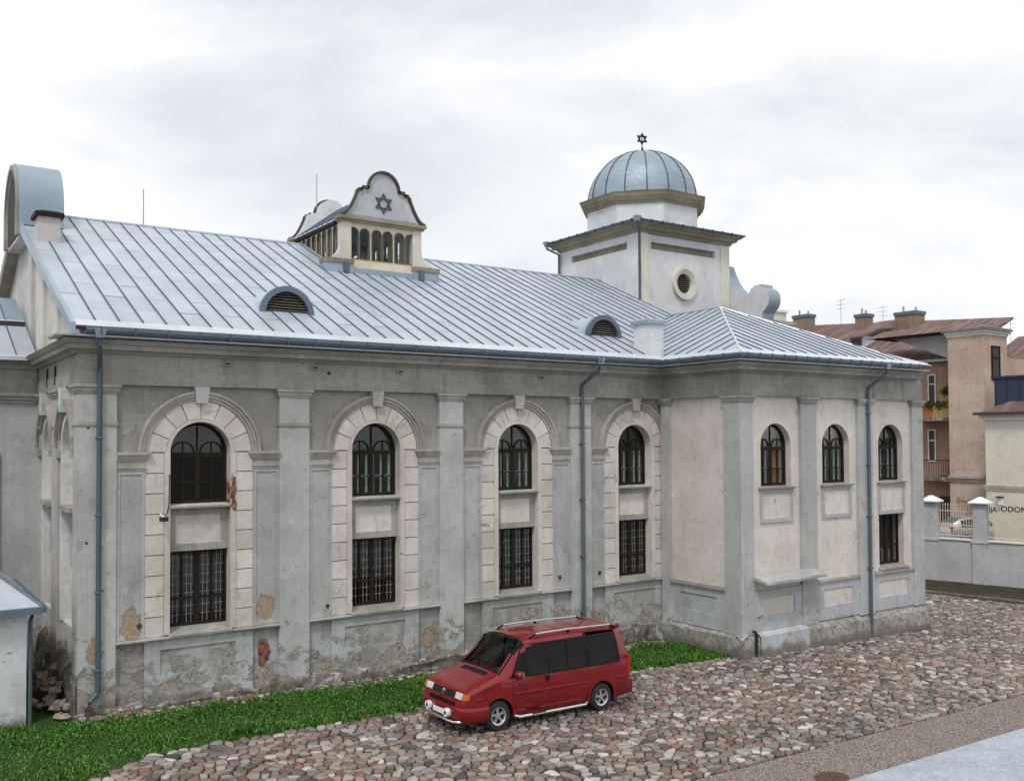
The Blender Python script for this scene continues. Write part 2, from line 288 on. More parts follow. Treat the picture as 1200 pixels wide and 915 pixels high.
class F:      # a vertical face: a = along, d = outwards, z = up
    def __init__(s, o, al, nr): s.o = Vector(o); s.al = Vector(al); s.nr = Vector(nr)
    def p(s, a, d, z): return s.o + s.al * a + s.nr * d + Vector((0, 0, z))
class B:      # mesh builder
    def __init__(s): s.v = []; s.f = []; s.mi = []
    def add(s, v, f, mi=0):
        n = len(s.v); s.v += [Vector(x) for x in v]; s.f += [tuple(i + n for i in q) for q in f]; s.mi += [mi] * len(f); return s
    def hexa(s, P, mi=0): return s.add(P, [(0, 1, 2, 3), (4, 5, 6, 7), (0, 1, 5, 4), (1, 2, 6, 5), (2, 3, 7, 6), (3, 0, 4, 7)], mi)
    def box(s, fr, a0, a1, d0, d1, z0, z1, mi=0):
        return s.hexa([fr.p(a0, d0, z0), fr.p(a1, d0, z0), fr.p(a1, d1, z0), fr.p(a0, d1, z0), fr.p(a0, d0, z1), fr.p(a1, d0, z1), fr.p(a1, d1, z1), fr.p(a0, d1, z1)], mi)
    def prism(s, loop0, loop1, mi=0, caps=True):
        n = len(loop0); f = [(i, (i + 1) % n, n + (i + 1) % n, n + i) for i in range(n)]
        if caps: f += [tuple(range(n)), tuple(range(n, 2 * n))]
        return s.add(list(loop0) + list(loop1), f, mi)
    def tube(s, pts, r, n=8, mi=0):
        pts = [Vector(p) for p in pts]; rings = []
        for i, p in enumerate(pts):
            t = (pts[min(i + 1, len(pts) - 1)] - pts[max(i - 1, 0)]).normalized()
            up = Vector((0, 0, 1)) if abs(t.z) < .9 else Vector((1, 0, 0)); x = t.cross(up).normalized(); y = t.cross(x)
            rings.append([p + (x * math.cos(k * 2 * math.pi / n) + y * math.sin(k * 2 * math.pi / n)) * r for k in range(n)])
        v = [q for r_ in rings for q in r_]; f = []
        for i in range(len(rings) - 1):
            for k in range(n): f.append((i * n + k, i * n + (k + 1) % n, (i + 1) * n + (k + 1) % n, (i + 1) * n + k))
        f += [tuple(range(n)), tuple((len(rings) - 1) * n + k for k in range(n))]
        return s.add(v, f, mi)
    def plate(s, fr, outer, holes, d0, d1, mi=0, mside=None):
        loops = [list(outer)] + [list(h) for h in holes]; flat = [q for l in loops for q in l]; n = len(flat)
        tri = tessellate_polygon([[Vector((a, z, 0)) for a, z in l] for l in loops])
        s.add([fr.p(a, d1, z) for a, z in flat] + [fr.p(a, d0, z) for a, z in flat], [tuple(t) for t in tri] + [tuple(i + n for i in t) for t in tri], mi)
        k = len(s.v) - 2 * n; i0 = 0; fs = []
        for l in loops:
            m = len(l); fs += [(k + i0 + i, k + i0 + (i + 1) % m, k + n + i0 + (i + 1) % m, k + n + i0 + i) for i in range(m)]; i0 += m
        s.f += fs; s.mi += [mi if mside is None else mside] * len(fs); return s
    def obj(s, name, mats, parent=None, **k): return mesh_obj(name, s.v, s.f, mats, parent, mi=s.mi if max(s.mi) else None, **k)
def box(name, fr, a0, a1, d0, d1, z0, z1, mat, parent): return B().box(fr, a0, a1, d0, d1, z0, z1).obj(name, mat, parent)
def rect(a0, a1, z0, z1): return [(a0, z0), (a1, z0), (a1, z1), (a0, z1)]
def arc(c, z, r, t0, t1, n): return [(c + r * math.cos(R(t0 + (t1 - t0) * i / n)), z + r * math.sin(R(t0 + (t1 - t0) * i / n))) for i in range(n + 1)]
def arch(c, hw, z0, zs, n=16, r=None): return [(c - hw, z0), (c + hw, z0)] + arc(c, zs, hw if r is None else r, 0, 180, n)
def sweep(name, path, prof, mat, parent, autos=None):      # prof = (outward, z); outward is to the right of the path
    P = [Vector((x, y)) for x, y in path]; n = len(prof); v = []; f = []
    for i, p in enumerate(P):
        ds = []
        if i > 0: ds.append((P[i] - P[i - 1]).normalized())
        if i < len(P) - 1: ds.append((P[i + 1] - P[i]).normalized())
        ns = [Vector((d.y, -d.x)) for d in ds]
        m = ns[0] if len(ns) == 1 else (ns[0] + ns[1]) / (1 + ns[0].dot(ns[1]))
        v += [Vector((p.x + m.x * d, p.y + m.y * d, z)) for d, z in prof]
    for i in range(len(P) - 1):
        for k in range(n): f.append((i * n + k, i * n + (k + 1) % n, (i + 1) * n + (k + 1) % n, (i + 1) * n + k))
    f += [tuple(range(n)), tuple((len(P) - 1) * n + k for k in range(n))]
    return mesh_obj(name, v, f, mat, parent, share=False)
def clip(poly, a, b, c):                                   # keep a*x + b*y <= c
    o = []
    for i in range(len(poly)):
        p, q = poly[i], poly[(i + 1) % len(poly)]; dp = a * p[0] + b * p[1] - c; dq = a * q[0] + b * q[1] - c
        if dp <= 0: o.append(p)
        if (dp < 0 < dq) or (dq < 0 < dp): t = dp / (dp - dq); o.append((p[0] + t * (q[0] - p[0]), p[1] + t * (q[1] - p[1])))
    return o
def area(p): return abs(sum(p[i][0] * p[(i + 1) % len(p)][1] - p[(i + 1) % len(p)][0] * p[i][1] for i in range(len(p)))) / 2
FN = dict(share=False)
def lerp(a, b, t): return a + (b - a) * t
def ground(x): return .1 - .0236 * (x - 4)

# ================================================================== the synagogue
SY = tag(empty('synagogue', (12.8, 0, .1)), 'long grey plaster synagogue with zinc roof, domed tower and glazed roof lantern', 'synagogue')
FM = F((0, 0, 0), (1, 0, 0), (0, -1, 0))           # long street face, plane of pilasters and frieze
YW = -3.385; XR = 21.9; XE = 31.55; XG = 3.97
FW = F((0, YW, 0), (1, 0, 0), (0, -1, 0))          # face of the projecting wing
FR = F((XR, 0, 0), (0, -1, 0), (-1, 0, 0))         # its return
FG = F((XG, 0, 0), (0, 1, 0), (-1, 0, 0))          # gable end
CEN = [6.72, 11.41, 16.08, 20.72]
ZS = 6.03                                          # springing of the arches
HW = .72                                           # half width of openings

def arched_window(parent, fr, c, z0, zs, hw, d, inner=True, curtain=False):
    w_ = .075
    fo = arch(c, hw, z0, zs, 16); fi = arch(c, hw - w_, z0 + w_, zs, 16, hw - w_)
    o = B().plate(fr, fo, [fi], d - .07, d).obj('arched_window', 'wood_dark', parent, **FN)
    def bar(a0, a1, zz0, zz1, dd=.0, t=.05, nm='glazing_bar', m='wood_dark'): return box(nm, fr, a0, a1, d - t - dd, d - dd - .004, zz0, zz1, m, o)
    bar(c - .05, c + .05, z0 + w_, zs - .03, -.015, nm='mullion')
    bar(c - hw + w_, c + hw - w_, zs - .12, zs - .02, -.012, nm='transom')
    zm = z0 + (zs - z0) * .42
    for s in (-1, 1):
        a0, a1 = sorted((c + s * .05, c + s * (hw - w_)))
        bar(a0, a1, zm - .016, zm + .016); am = (a0 + a1) / 2; bar(am - .016, am + .016, z0 + w_, zs - .12)
        r0 = (a1 - a0) / 2 - .005
        b = B(); b.plate(fr, arc(am, zs - .03, r0, 0, 180, 12) + arc(am, zs - .03, r0 - .035, 180, 0, 12), [], d - .05, d - .006); b.obj('tracery', 'wood_dark', o, **FN)
        bar(am - .012, am + .012, zs - .02, zs + r0 - .03, .004, .04)
    bar(c - .018, c + .018, zs, zs + hw - w_ - .01, .003, .045)
    B().plate(fr, arch(c, hw - w_ + .01, z0 + w_ - .01, zs, 16, hw - w_ + .01), [], d - .045, d - .04).obj('pane', 'window_glass', o, **FN)
    if inner:                                       # second casement behind the glass
        for s in (-1, 1):
            for q in (.10, hw * .48, hw - .13):
                box('inner_casement', fr, c + s * q - .03, c + s * q + .03, d - .15, d - .12, z0 + .02, zs - .1, 'frame_white', o)
        box('inner_casement', fr, c - hw + .05, c + hw - .05, d - .148, d - .122, zm - .03, zm + .03, 'frame_white', o)
    if curtain:
        for k in range(7): box('curtain', fr, c + hw * .05 + k * .075, c + hw * .05 + k * .075 + .055, d - .10 - .02 * (k % 2), d - .085 - .02 * (k % 2), z0, zs, 'curtain', o)
    return o
def barred_window(parent, fr, c, z0, z1, hw, d, grille=True):
    w_ = .055
    o = B().plate(fr, rect(c - hw, c + hw, z0, z1), [rect(c - hw + w_, c - .06, z0 + w_, z1 - w_), rect(c + .06, c + hw - w_, z0 + w_, z1 - w_)], d - .07, d).obj('barred_window', 'wood_dark', parent)
    zt = z0 + (z1 - z0) * .36
    for s in (-1, 1):
        a0, a1 = sorted((c + s * .06, c + s * (hw - w_))); am = (a0 + a1) / 2
        box('transom', fr, a0, a1, d - .06, d + .004, zt - .026, zt + .026, 'wood_dark', o); box('mullion', fr, am - .018, am + .018, d - .06, d + .002, z0 + w_, z1 - w_, 'wood_dark', o)
        box('pane', fr, a0 - .005, a1 + .005, d - .052, d - .047, z0 + w_, z1 - w_, 'window_glass', o)
        if grille:
            g_ = B()
            for (p, q) in ((a0, am - .03), (am + .03, a1)):
                for t in (.3, .7): x = p + (q - p) * t; g_.box(fr, x - .009, x + .009, d - .034, d - .016, z0 + w_, z1 - w_)
                nrow = 5
                for i in range(nrow): zz = zt + .12 + i * (z1 - w_ - zt - .22) / (nrow - 1); g_.box(fr, p + .02, q - .02, d - .032, d - .013, zz - .008, zz + .008)
                for i in range(2): zz = z0 + w_ + (zt - z0 - w_) * (.33 + .36 * i); g_.box(fr, p + .02, q - .02, d - .032, d - .013, zz - .008, zz + .008)
            g_.obj('grille', 'grille_grey', o)
    return o
def framed_panel(parent, fr, a0, a1, z0, z1, w_, d, mfr, mpan, rec=.035, name='wall_panel'):
    o = B().plate(fr, rect(a0, a1, z0, z1), [rect(a0 + w_, a1 - w_, z0 + w_, z1 - w_)], d - .1, d).obj(name, mfr, parent)
    box('panel_field', fr, a0 + w_ - .002, a1 - w_ + .002, d - .12, d - rec, z0 + w_ - .002, z1 - w_ + .002, mpan, o); return o

# ---- walls -------------------------------------------------------
holes = [arch(c, HW + .03, 1.72, ZS, 20, HW + .03) for c in CEN]
B().plate(FM, rect(XG + .14, XR + .1, -.4, 8.5), holes, -.55, -.12).obj('wall', 'plaster_bay', SY, **FN)
gab = [(0.14, -.4), (19.2, -.4), (19.2, 8.62), (9.66, 13.25), (0.14, 8.62)]
arches_g = [(1.75, .80), (4.75, .80)]
B().plate(FG, gab, [arch(c, h + .03, 1.9, ZS, 16, h + .03) for c, h in arches_g], -.5, -.12).obj('wall', 'plaster_sidewall', SY, **FN)
B().box(FM, XG + .5, 34, -19.2, -18.8, -.4, 8.6).obj('wall', 'plaster_sidewall', SY)
B().box(F((34, 0, 0), (0, 1, 0), (1, 0, 0)), .2, 18.8, -.4, 0, -.4, 8.6).obj('wall', 'plaster_sidewall', SY)
B().box(FM, XG + .5, 34, -18.8, -.55, -.38, -.2).obj('floor_slab', 'interior', SY)
# wing
wc = [23.64, 26.64, 29.70]
wh = [arch(c, HW + .03, 4.76, ZS, 20, HW + .03) for c in wc] + [rect(28.98, 30.42, 1.80, 3.62)]
B().plate(FW, rect(XR + .14, XE, -.8, 8.5), wh, -.5, -.10).obj('wall', 'plaster_wing', SY, **FN)
B().box(FR, .05, -YW - .12, -.5, -.10, -.6, 8.5).obj('wall', 'plaster_wing', SY)
B().box(F((XE, 0, 0), (0, 1, 0), (1, 0, 0)), YW + .5, -.1, -.4, 0, -.8, 8.5).obj('wall', 'plaster_wing', SY)
B().box(FW, XR + .5, XE - .4, -3.0, -.5, 4.1, 4.2).obj('floor_slab', 'interior', SY)

# ---- pilasters ---------------------------------------------------
def pilaster(fr, a0, a1, zb, zt=7.60, necks=True, d0=-.13, d1=0.0, capw=.07, mat='plaster_pilaster', wrap=0):
    o = box('pilaster', fr, a0, a1, d0, d1, zb, zt, mat, SY)
    c = B()
    for z0, z1, e in ((zt - .20, zt - .15, .03), (zt - .15, zt - .07, .055), (zt - .07, zt - .004, capw + .02)):
        c.box(fr, a0 - e, a1 + e, d0 + .01, d1 + e, z0, z1)
    c.obj('capital', 'plaster_moulding', o)
    if necks: B().box(fr, a0 - .03, a1 + .03, d0 + .01, d1 + .03, 6.66, 6.74).obj('necking', 'plaster_moulding', o)
    return o
PIL = [(XG + .02, 4.79), (8.68, 9.48), (13.36, 14.14), (18.05, 18.86)]
for a0, a1 in PIL: pilaster(FM, a0, a1, -.1)
pilaster(FR, .0, .34, -.2, d1=.06, necks=False, mat='plaster_pilaster_wing')
pilaster(FR, 2.72, -YW + .0, .3, necks=False, mat='plaster_pilaster_wing')
PW = dict(mat='plaster_pilaster_wing')
for i, (a0, a1) in enumerate(((XR + .004, 22.48), (24.76, 25.53), (27.74, 28.55), (30.89, XE - .01))): pilaster(FW, a0, a1, .3, necks=False, d1=.004 if i == 0 else 0.0, **PW)
pilaster(FG, .006, .62, -.1, d1=.002)
pilaster(FG, 2.75, 3.60, -.1)
pilaster(FG, 5.70, 6.15, -.1)

# ---- the four bays ----------------------------------------------
def bay(i, c, xl, xr):
    # smooth inner band of the opening
    band = None; _x = lambda: B().plate(FM, arch(c, .86, 1.72, ZS, 24), [[(a, z) for a, z in arch(c, HW, 1.70, ZS, 24)][::-1]] if False else [], -.13, -.05) if False else None
    b = B()
    for s in (-1, 1): b.box(FM, *sorted((c + s * HW, c + s * .855)), -.45, -.028, 1.72, ZS)
    b.plate(FM, arc(c, ZS, .80, 0, 180, 28) + arc(c, ZS, HW, 180, 0, 28), [], -.45, -.028)
    su = b.obj('window_surround', 'plaster_block', SY, autos=35)
    # jamb blocks and voussoirs, each a stone of its own
    h = .482; n = 9
    for s in (-1, 1):
        for k in range(n):
            z0 = ZS - (k + 1) * h; z1 = z0 + h - .022
            if k == n - 1: z0 = 1.70
            box('jamb_block', FM, *sorted((c + s * .862, c + s * 1.285)), -.13, -.052 + random.uniform(-.006, .006), z0, z1, 'plaster_block', su)
    for k in range(8):
        t0 = 22.5 * k + .55; t1 = 22.5 * (k + 1) - .55
        B().plate(FM, arc(c, ZS, 1.235, t0, t1, 5) + arc(c, ZS, .807, t1, t0, 5), [], -.13, -.052 + random.uniform(-.006, .006)).obj('voussoir', 'plaster_block', su, **FN)
    m = B()
    for r0, r1, d in ((1.245, 1.32, -.02), (1.322, 1.40, .01), (1.402, 1.46, .045)): m.plate(FM, arc(c, ZS, r1, 0, 180, 36) + arc(c, ZS, r0, 180, 0, 36), [], -.13, d)
    m.obj('archivolt', 'plaster_moulding', su, autos=35, **FN)
    k0, k1 = FM.p(c, 0, 7.20), FM.p(c, 0, 7.595)
    B().prism([FM.p(c - .13, -.12, 7.20), FM.p(c + .13, -.12, 7.20), FM.p(c + .18, -.12, 7.594), FM.p(c - .18, -.12, 7.594)], [FM.p(c - .13, .075, 7.20), FM.p(c + .13, .075, 7.20), FM.p(c + .18, .085, 7.594), FM.p(c - .18, .085, 7.594)]).obj('keystone', 'plaster_pilaster', su)
    # side piers with sunk panel and impost
    for (a0, a1, s) in ((xl, c - 1.29, -1), (c + 1.29, xr, 1)):
        if a1 - a0 < .2: continue
        framed_panel(SY, FM, a0, a1, 1.70, 5.60, .085, -.045, 'plaster_pier', 'plaster_pier', .022, 'pier')
        im = B()
        e = .12; q0 = a0 - (0 if s < 0 else e); q1 = a1 + (e if s < 0 else 0)
        im.box(FM, a0, a1, -.13, -.03, 5.605, 5.84)
        for z0, z1, d in ((5.66, 5.69, -.012), (5.84, 5.90, .0), (5.90, 5.97, .03), (5.97, 6.045, .065)):
            k = (d + .03) / .095; im.box(FM, a0 if s < 0 else a0 - e * k, a1 + e * k if s < 0 else a1, -.13, d, z0 + .001, z1)
        im.obj('impost', 'plaster_moulding', SY)
    # upper window, sill, spandrel, lower window, sill
    arched_window(SY, FM, c, 4.79, ZS, HW - .005, -.34, inner=i > 0)
    B().prism([FM.p(c - HW - .02, -.44, 4.69), FM.p(c - HW - .02, -.02, 4.685), FM.p(c - HW - .02, .0, 4.735), FM.p(c - HW - .02, -.44, 4.79)], [FM.p(c + HW + .02, -.44, 4.69), FM.p(c + HW + .02, -.02, 4.685), FM.p(c + HW + .02, .0, 4.735), FM.p(c + HW + .02, -.44, 4.79)]).obj('window_sill', 'plaster_block' if i == 0 else 'plaster_pilaster', SY)
    framed_panel(SY, FM, c - HW + .003, c + HW - .003, 3.65, 4.684, .17, -.20, 'plaster_frieze', 'plaster_block', .03, 'spandrel_panel')
    B().box(FM, c - HW + .003, c + HW - .003, -.5, -.3, 3.66, 4.68).obj('spandrel_backing', 'plaster_bay', SY)
    barred_window(SY, FM, c, 1.86, 3.645, HW - .006, -.34)
    B().prism([FM.p(c - HW - .03, -.46, 1.66), FM.p(c - HW - .03, .06, 1.645), FM.p(c - HW - .03, .07, 1.70), FM.p(c - HW - .03, -.46, 1.86)], [FM.p(c + HW + .03, -.46, 1.66), FM.p(c + HW + .03, .06, 1.645), FM.p(c + HW + .03, .07, 1.70), FM.p(c + HW + .03, -.46, 1.86)]).obj('window_sill', 'plaster_frieze', SY)
    # string course and base panel
    st = B()
    for (p, q) in ((xl, c - HW - .032), (c + HW + .032, xr)): st.prism([FM.p(p, -.13, 1.60), FM.p(p, .0, 1.60), FM.p(p, .05, 1.645), FM.p(p, .05, 1.672), FM.p(p, -.13, 1.70)], [FM.p(q, -.13, 1.60), FM.p(q, .0, 1.60), FM.p(q, .05, 1.645), FM.p(q, .05, 1.672), FM.p(q, -.13, 1.70)])
    st.box(FM, c - HW - .032, c + HW + .032, -.13, -.002, 1.598, 1.644)
    st.obj('string_course', 'plaster_moulding', SY)
    bo = B().plate(FM, rect(c - 1.29, c + 1.29 if i < 3 else 21.85, .1, 1.598), [rect(c - .93, c + .86, .80, 1.385)], -.13, -.04).obj('base_panel', 'plaster_pier', SY)
    box('panel_field', FM, c - .932, c + .862, -.14, -.075, .798, 1.387, 'plaster_bay', bo)
for i, c in enumerate(CEN):
    bay(i, c, PIL[i][1], PIL[i + 1][0] if i < 3 else 21.86)

for a, z in ((7.33, 8.13), (9.62, 8.13), (12.1, 8.11), (16.9, 8.12)):
    o = box('vent_block', FM, a - .11, a + .11, -.02, .05, z, z + .09, 'plaster_moulding', SY); box('vent_slot', FM, a - .07, a + .07, .045, .054, z + .025, z + .07, 'shade_dark', o)
for a, z, q in ((5.32, 2.0, .06), (10.0, 1.98, .055), (17.62, 2.06, .06), (19.2, 2.07, .065), (4.18, 6.6, .03), (4.16, 4.0, .03), (4.5, 2.9, .02), (10.02, 8.05, .05)): B().plate(FM, [(a + q * math.cos(k * .7854), z + q * math.sin(k * .7854)) for k in range(8)], [], -.05, .006 if a < 4.6 or z > 8 else -.038).obj('socket_hole', 'shade_dark', SY, **FN)
lm = B().tube([FM.p(5.78, -.04, 4.56), FM.p(5.78, .12, 4.54), FM.p(5.80, .20, 4.50)], .025, 6).obj('floodlight', 'cap_white', SY, autos=50); box('lamp_head', FM, 5.70, 5.88, .16, .30, 4.42, 4.52, 'iron_dark', lm)
B().tube([FM.p(5.84, .0, 4.50), FM.p(5.93, -.01, 4.60), FM.p(5.97, -.02, 4.80), FM.p(5.98, -.02, 5.5)], .012, 5).obj('cable', 'iron_dark', lm)
for a in (4.35, 3.1): box('iron_anchor', FG, a - .04, a + .04, -.01, .03, 7.72, 8.2, 'iron_dark', SY)
# ---- wing bays ---------------------------------------------------
for i, c in enumerate(wc):
    arched_window(SY, FW, c, 4.80, ZS, HW - .005, -.30, True, curtain=(i == 0))
    rim = B().plate(FW, arc(c, ZS, HW + .075, 0, 180, 28) + arc(c, ZS, HW, 180, 0, 28), [], -.45, -.088)
    for s in (-1, 1): rim.box(FW, *sorted((c + s * HW, c + s * (HW + .075))), -.45, -.088, 4.76, ZS)
    rim.obj('window_surround', 'plaster_wing', SY, autos=35)
    B().prism([FW.p(c - HW - .1, -.4, 4.70), FW.p(c - HW - .1, .03, 4.70), FW.p(c - HW - .1, .04, 4.745), FW.p(c - HW - .1, -.4, 4.80)], [FW.p(c + HW + .1, -.4, 4.70), FW.p(c + HW + .1, .03, 4.70), FW.p(c + HW + .1, .04, 4.745), FW.p(c + HW + .1, -.4, 4.80)]).obj('window_sill', 'plaster_frieze', SY)
    framed_panel(SY, FW, c - HW - .05, c + HW + .05, 3.66 if i < 2 else 3.63, 4.695, .12, -.045, 'plaster_pier_wing', 'plaster_wing', .035, 'spandrel_panel')
barred_window(SY, FW, 29.70, 1.88, 3.615, HW - .01, -.30, grille=False)
for s in (-.42, 0, .42): box('inner_casement', FW, 29.70 + s * .8 - .05, 29.70 + s * .8 + .05, -.62, -.58, 1.9, 3.6, 'frame_white', SY)
B().prism([FW.p(28.92, -.4, 1.72), FW.p(28.92, .05, 1.70), FW.p(28.92, .06, 1.75), FW.p(28.92, -.4, 1.87)], [FW.p(30.5, -.4, 1.72), FW.p(30.5, .05, 1.70), FW.p(30.5, .06, 1.75), FW.p(30.5, -.4, 1.87)]).obj('window_sill', 'plaster_frieze', SY)
for k, (a0, a1) in enumerate(((22.48, 24.76), (25.53, 27.74), (28.55, 30.89))):
    o = B().plate(FW, rect(a0, a1, .36, 1.598), [rect(a0 + .33, a1 - .36, .78, 1.34)], -.11, -.035).obj('base_panel', 'plaster_pier_wing', SY)
    box('panel_field', FW, a0 + .328, a1 - .358, -.12, -.07, .778, 1.342, 'plaster_wing', o)
    if k: box('string_course', FW, a0, a1, -.11, .035, 1.60, 1.69, 'plaster_moulding', SY)
o = B().plate(FR, rect(.34, 2.72, .33, 1.598), [rect(.75, 2.32, .78, 1.34)], -.11, -.035).obj('base_panel', 'plaster_pier_wing', SY)
box('panel_field', FR, .748, 2.322, -.12, -.07, .778, 1.342, 'plaster_pier_wing', o)
box('string_course', FR, .34, 2.72, -.11, .04, 1.60, 1.70, 'plaster_moulding', SY)
# crumbling ledge over the sealed opening
L = [(22.42, .56), (22.55, .58), (23.1, .55), (23.9, .57), (24.6, .52), (25.35, .48)]
v = []
for (a, d) in L: v += [FW.p(a, -.09, 1.98), FW.p(a, d, 1.86 + random.uniform(-.01, .01)), FW.p(a, d + random.uniform(-.02, .02), 1.95 + random.uniform(-.015, .015)), FW.p(a, -.09, 2.10)]
f = [(i * 4 + k, i * 4 + (k + 1) % 4, i * 4 + 4 + (k + 1) % 4, i * 4 + 4 + k) for i in range(5) for k in range(4)] + [(0, 1, 2, 3), (20, 21, 22, 23)]
mesh_obj('ledge', v, f, 'plaster_pilaster', SY)
# pipe stub under the ledge
B().tube([FW.p(22.35, .05, .42), FW.p(22.35, .13, .40), FW.p(22.37, .15, .28), FW.p(22.37, .15, -.28)], .05, 8).obj('drain_stub', 'iron_dark', SY, autos=40)

# ---- rough plinth ------------------------------------------------
def rough_plinth(fr, a0, a1, zb, zt, d, amp, seed, topwave=.12, mat='plinth_stone', parent=SY, name='plinth'):
    nx = max(2, int((a1 - a0) / .11)); nz = 7; v = []; f = []
    for i in range(nx + 1):
        a = a0 + (a1 - a0) * i / nx; zt_ = zt + topwave * noise.noise(Vector((a * .9, seed, 0))) + topwave * .5 * noise.noise(Vector((a * 3.1, seed, 4)))
        for k in range(nz + 1):
            t = k / nz; q = noise.fractal(Vector((a * 1.7, seed * 3, t * 1.3)), 1.0, 2.0, 4)
            dd = -.16 if k == nz else d * (1 - .35 * t) + amp * q
            if i in (0, nx): dd = min(dd, d)
            v.append(fr.p(a, dd, zb + (zt_ - zb) * t + (0.01 if k == nz else 0)))
    for i in range(nx):
        for k in range(nz): p = i * (nz + 1) + k; f.append((p, p + nz + 1, p + nz + 2, p + 1))
    return mesh_obj(name, v, f, mat, parent, share=False, autos=50)
rough_plinth(FM, XG - .05, 21.9, -.5, .30, .05, .10, 1.3, .17)
rough_plinth(FR, -.1, -YW + .13, -.6, .36, .13, .03, 4.1, .03, 'plinth_render')
rough_plinth(FW, XR - .13, 22.6, -.9, .36, .13, .02, 5.6, .02, 'plinth_render')
rough_plinth(FW, 22.6, 24.9, -.9, .42, .17, .012, 9.6, .01, 'plaster_pilaster_wing')
rough_plinth(FW, 24.9, XE + .1, -.9, .34, .14, .03, 6.6, .04, 'plinth_render')
rough_plinth(FG, -.05, 6.2, -.4, 1.25, .03, .14, 8.2, .25)

# ---- frieze, cornice, gutters -----------------------------------
pth = [(XG, 6.2), (XG, 0), (XR, 0), (XR, YW), (XE, YW)]
sweep('frieze', pth, [(-.14, 7.60), (.012, 7.60), (.012, 7.925), (-.012, 7.935), (-.012, 8.31), (-.14, 8.31)], 'plaster_frieze', SY)
pth2 = [(XG, 6.2), (XG, 0), (XR, 0), (XR, YW), (31.2, YW)]
sweep('cornice', pth2, [(-.14, 8.31), (.05, 8.31), (.09, 8.36), (.24, 8.38), (.25, 8.48), (.30, 8.50), (.38, 8.60), (-.14, 8.62)], 'plaster_frieze', SY)
sweep('eaves_flashing', [(XG, 0.6), (XG, 0), (XR, 0), (XR, YW), (31.15, YW)], [(-.1, 8.622), (.56, 8.63), (.57, 8.665), (-.1, 8.70)], 'zinc_white', SY)
GP = [(.50, 8.70), (.505, 8.68), (.60, 8.675), (.67, 8.70), (.70, 8.76), (.70, 8.83), (.66, 8.835), (.655, 8.77), (.62, 8.73), (.52, 8.72), (.515, 8.83), (.50, 8.83)]
gt = sweep('gutter', [(4.0, 0), (XR, 0), (XR, YW), (30.35, YW)], GP, 'zinc_gutter', SY)
for x in [4.3 + .72 * k for k in range(24)]: B().box(FM, x, x + .03, .50, .712, 8.668, 8.845).obj('gutter_bracket', 'zinc_seam', gt)
for y in [.9 + .62 * k for k in range(5)]: B().box(FR, y, y + .03, .50, .712, 8.668, 8.845).obj('gutter_bracket', 'zinc_seam', gt)
for x in [21.5 + .55 * k for k in range(17)]: B().box(FW, x, x + .03, .50, .712, 8.668, 8.845).obj('gutter_bracket', 'zinc_seam', gt)
def downpipe(fr, a, d_top, zb, shoe=None, a2=None):
    a2 = a if a2 is None else a2
    o = B().tube([fr.p(a, d_top, 8.62), fr.p(a, d_top - .02, 8.45), fr.p(a2, .10, 7.98), fr.p(a2, .09, 7.85), fr.p(a2, .09, zb)] + (shoe or []), .058, 10).obj('downpipe', 'zinc_pipe', SY, autos=50, **FN)
    B().prism([fr.p(a - .13, d_top - .1, 8.80), fr.p(a + .13, d_top - .1, 8.80), fr.p(a + .13, d_top + .13, 8.80), fr.p(a - .13, d_top + .13, 8.80)], [fr.p(a - .09, d_top - .07, 8.60), fr.p(a + .09, d_top - .07, 8.60), fr.p(a + .09, d_top + .08, 8.60), fr.p(a - .09, d_top + .08, 8.60)]).obj('rain_hopper', 'zinc_flashing', o)
    z = zb + .5
    while z < 7.8: B().box(fr, a2 - .075, a2 + .075, -.0, .16, z, z + .035).obj('pipe_clamp', 'zinc_gutter', o); z += 1.75
    return o
downpipe(FM, 4.30, .58, .62, [FM.p(4.38, .10, .62), FM.p(4.22, .12, .46), FM.p(4.20, .13, .32)], 4.40)
B().tube([FM.p(4.20, .13, .34), FM.p(4.20, .13, .0)], .085, 10).obj('drain_socket', 'manhole_rust', SY, autos=50)
downpipe(FM, 18.75, .58, .4, None, 18.44)
downpipe(FW, 28.55, .58, -.4, None, 28.20)

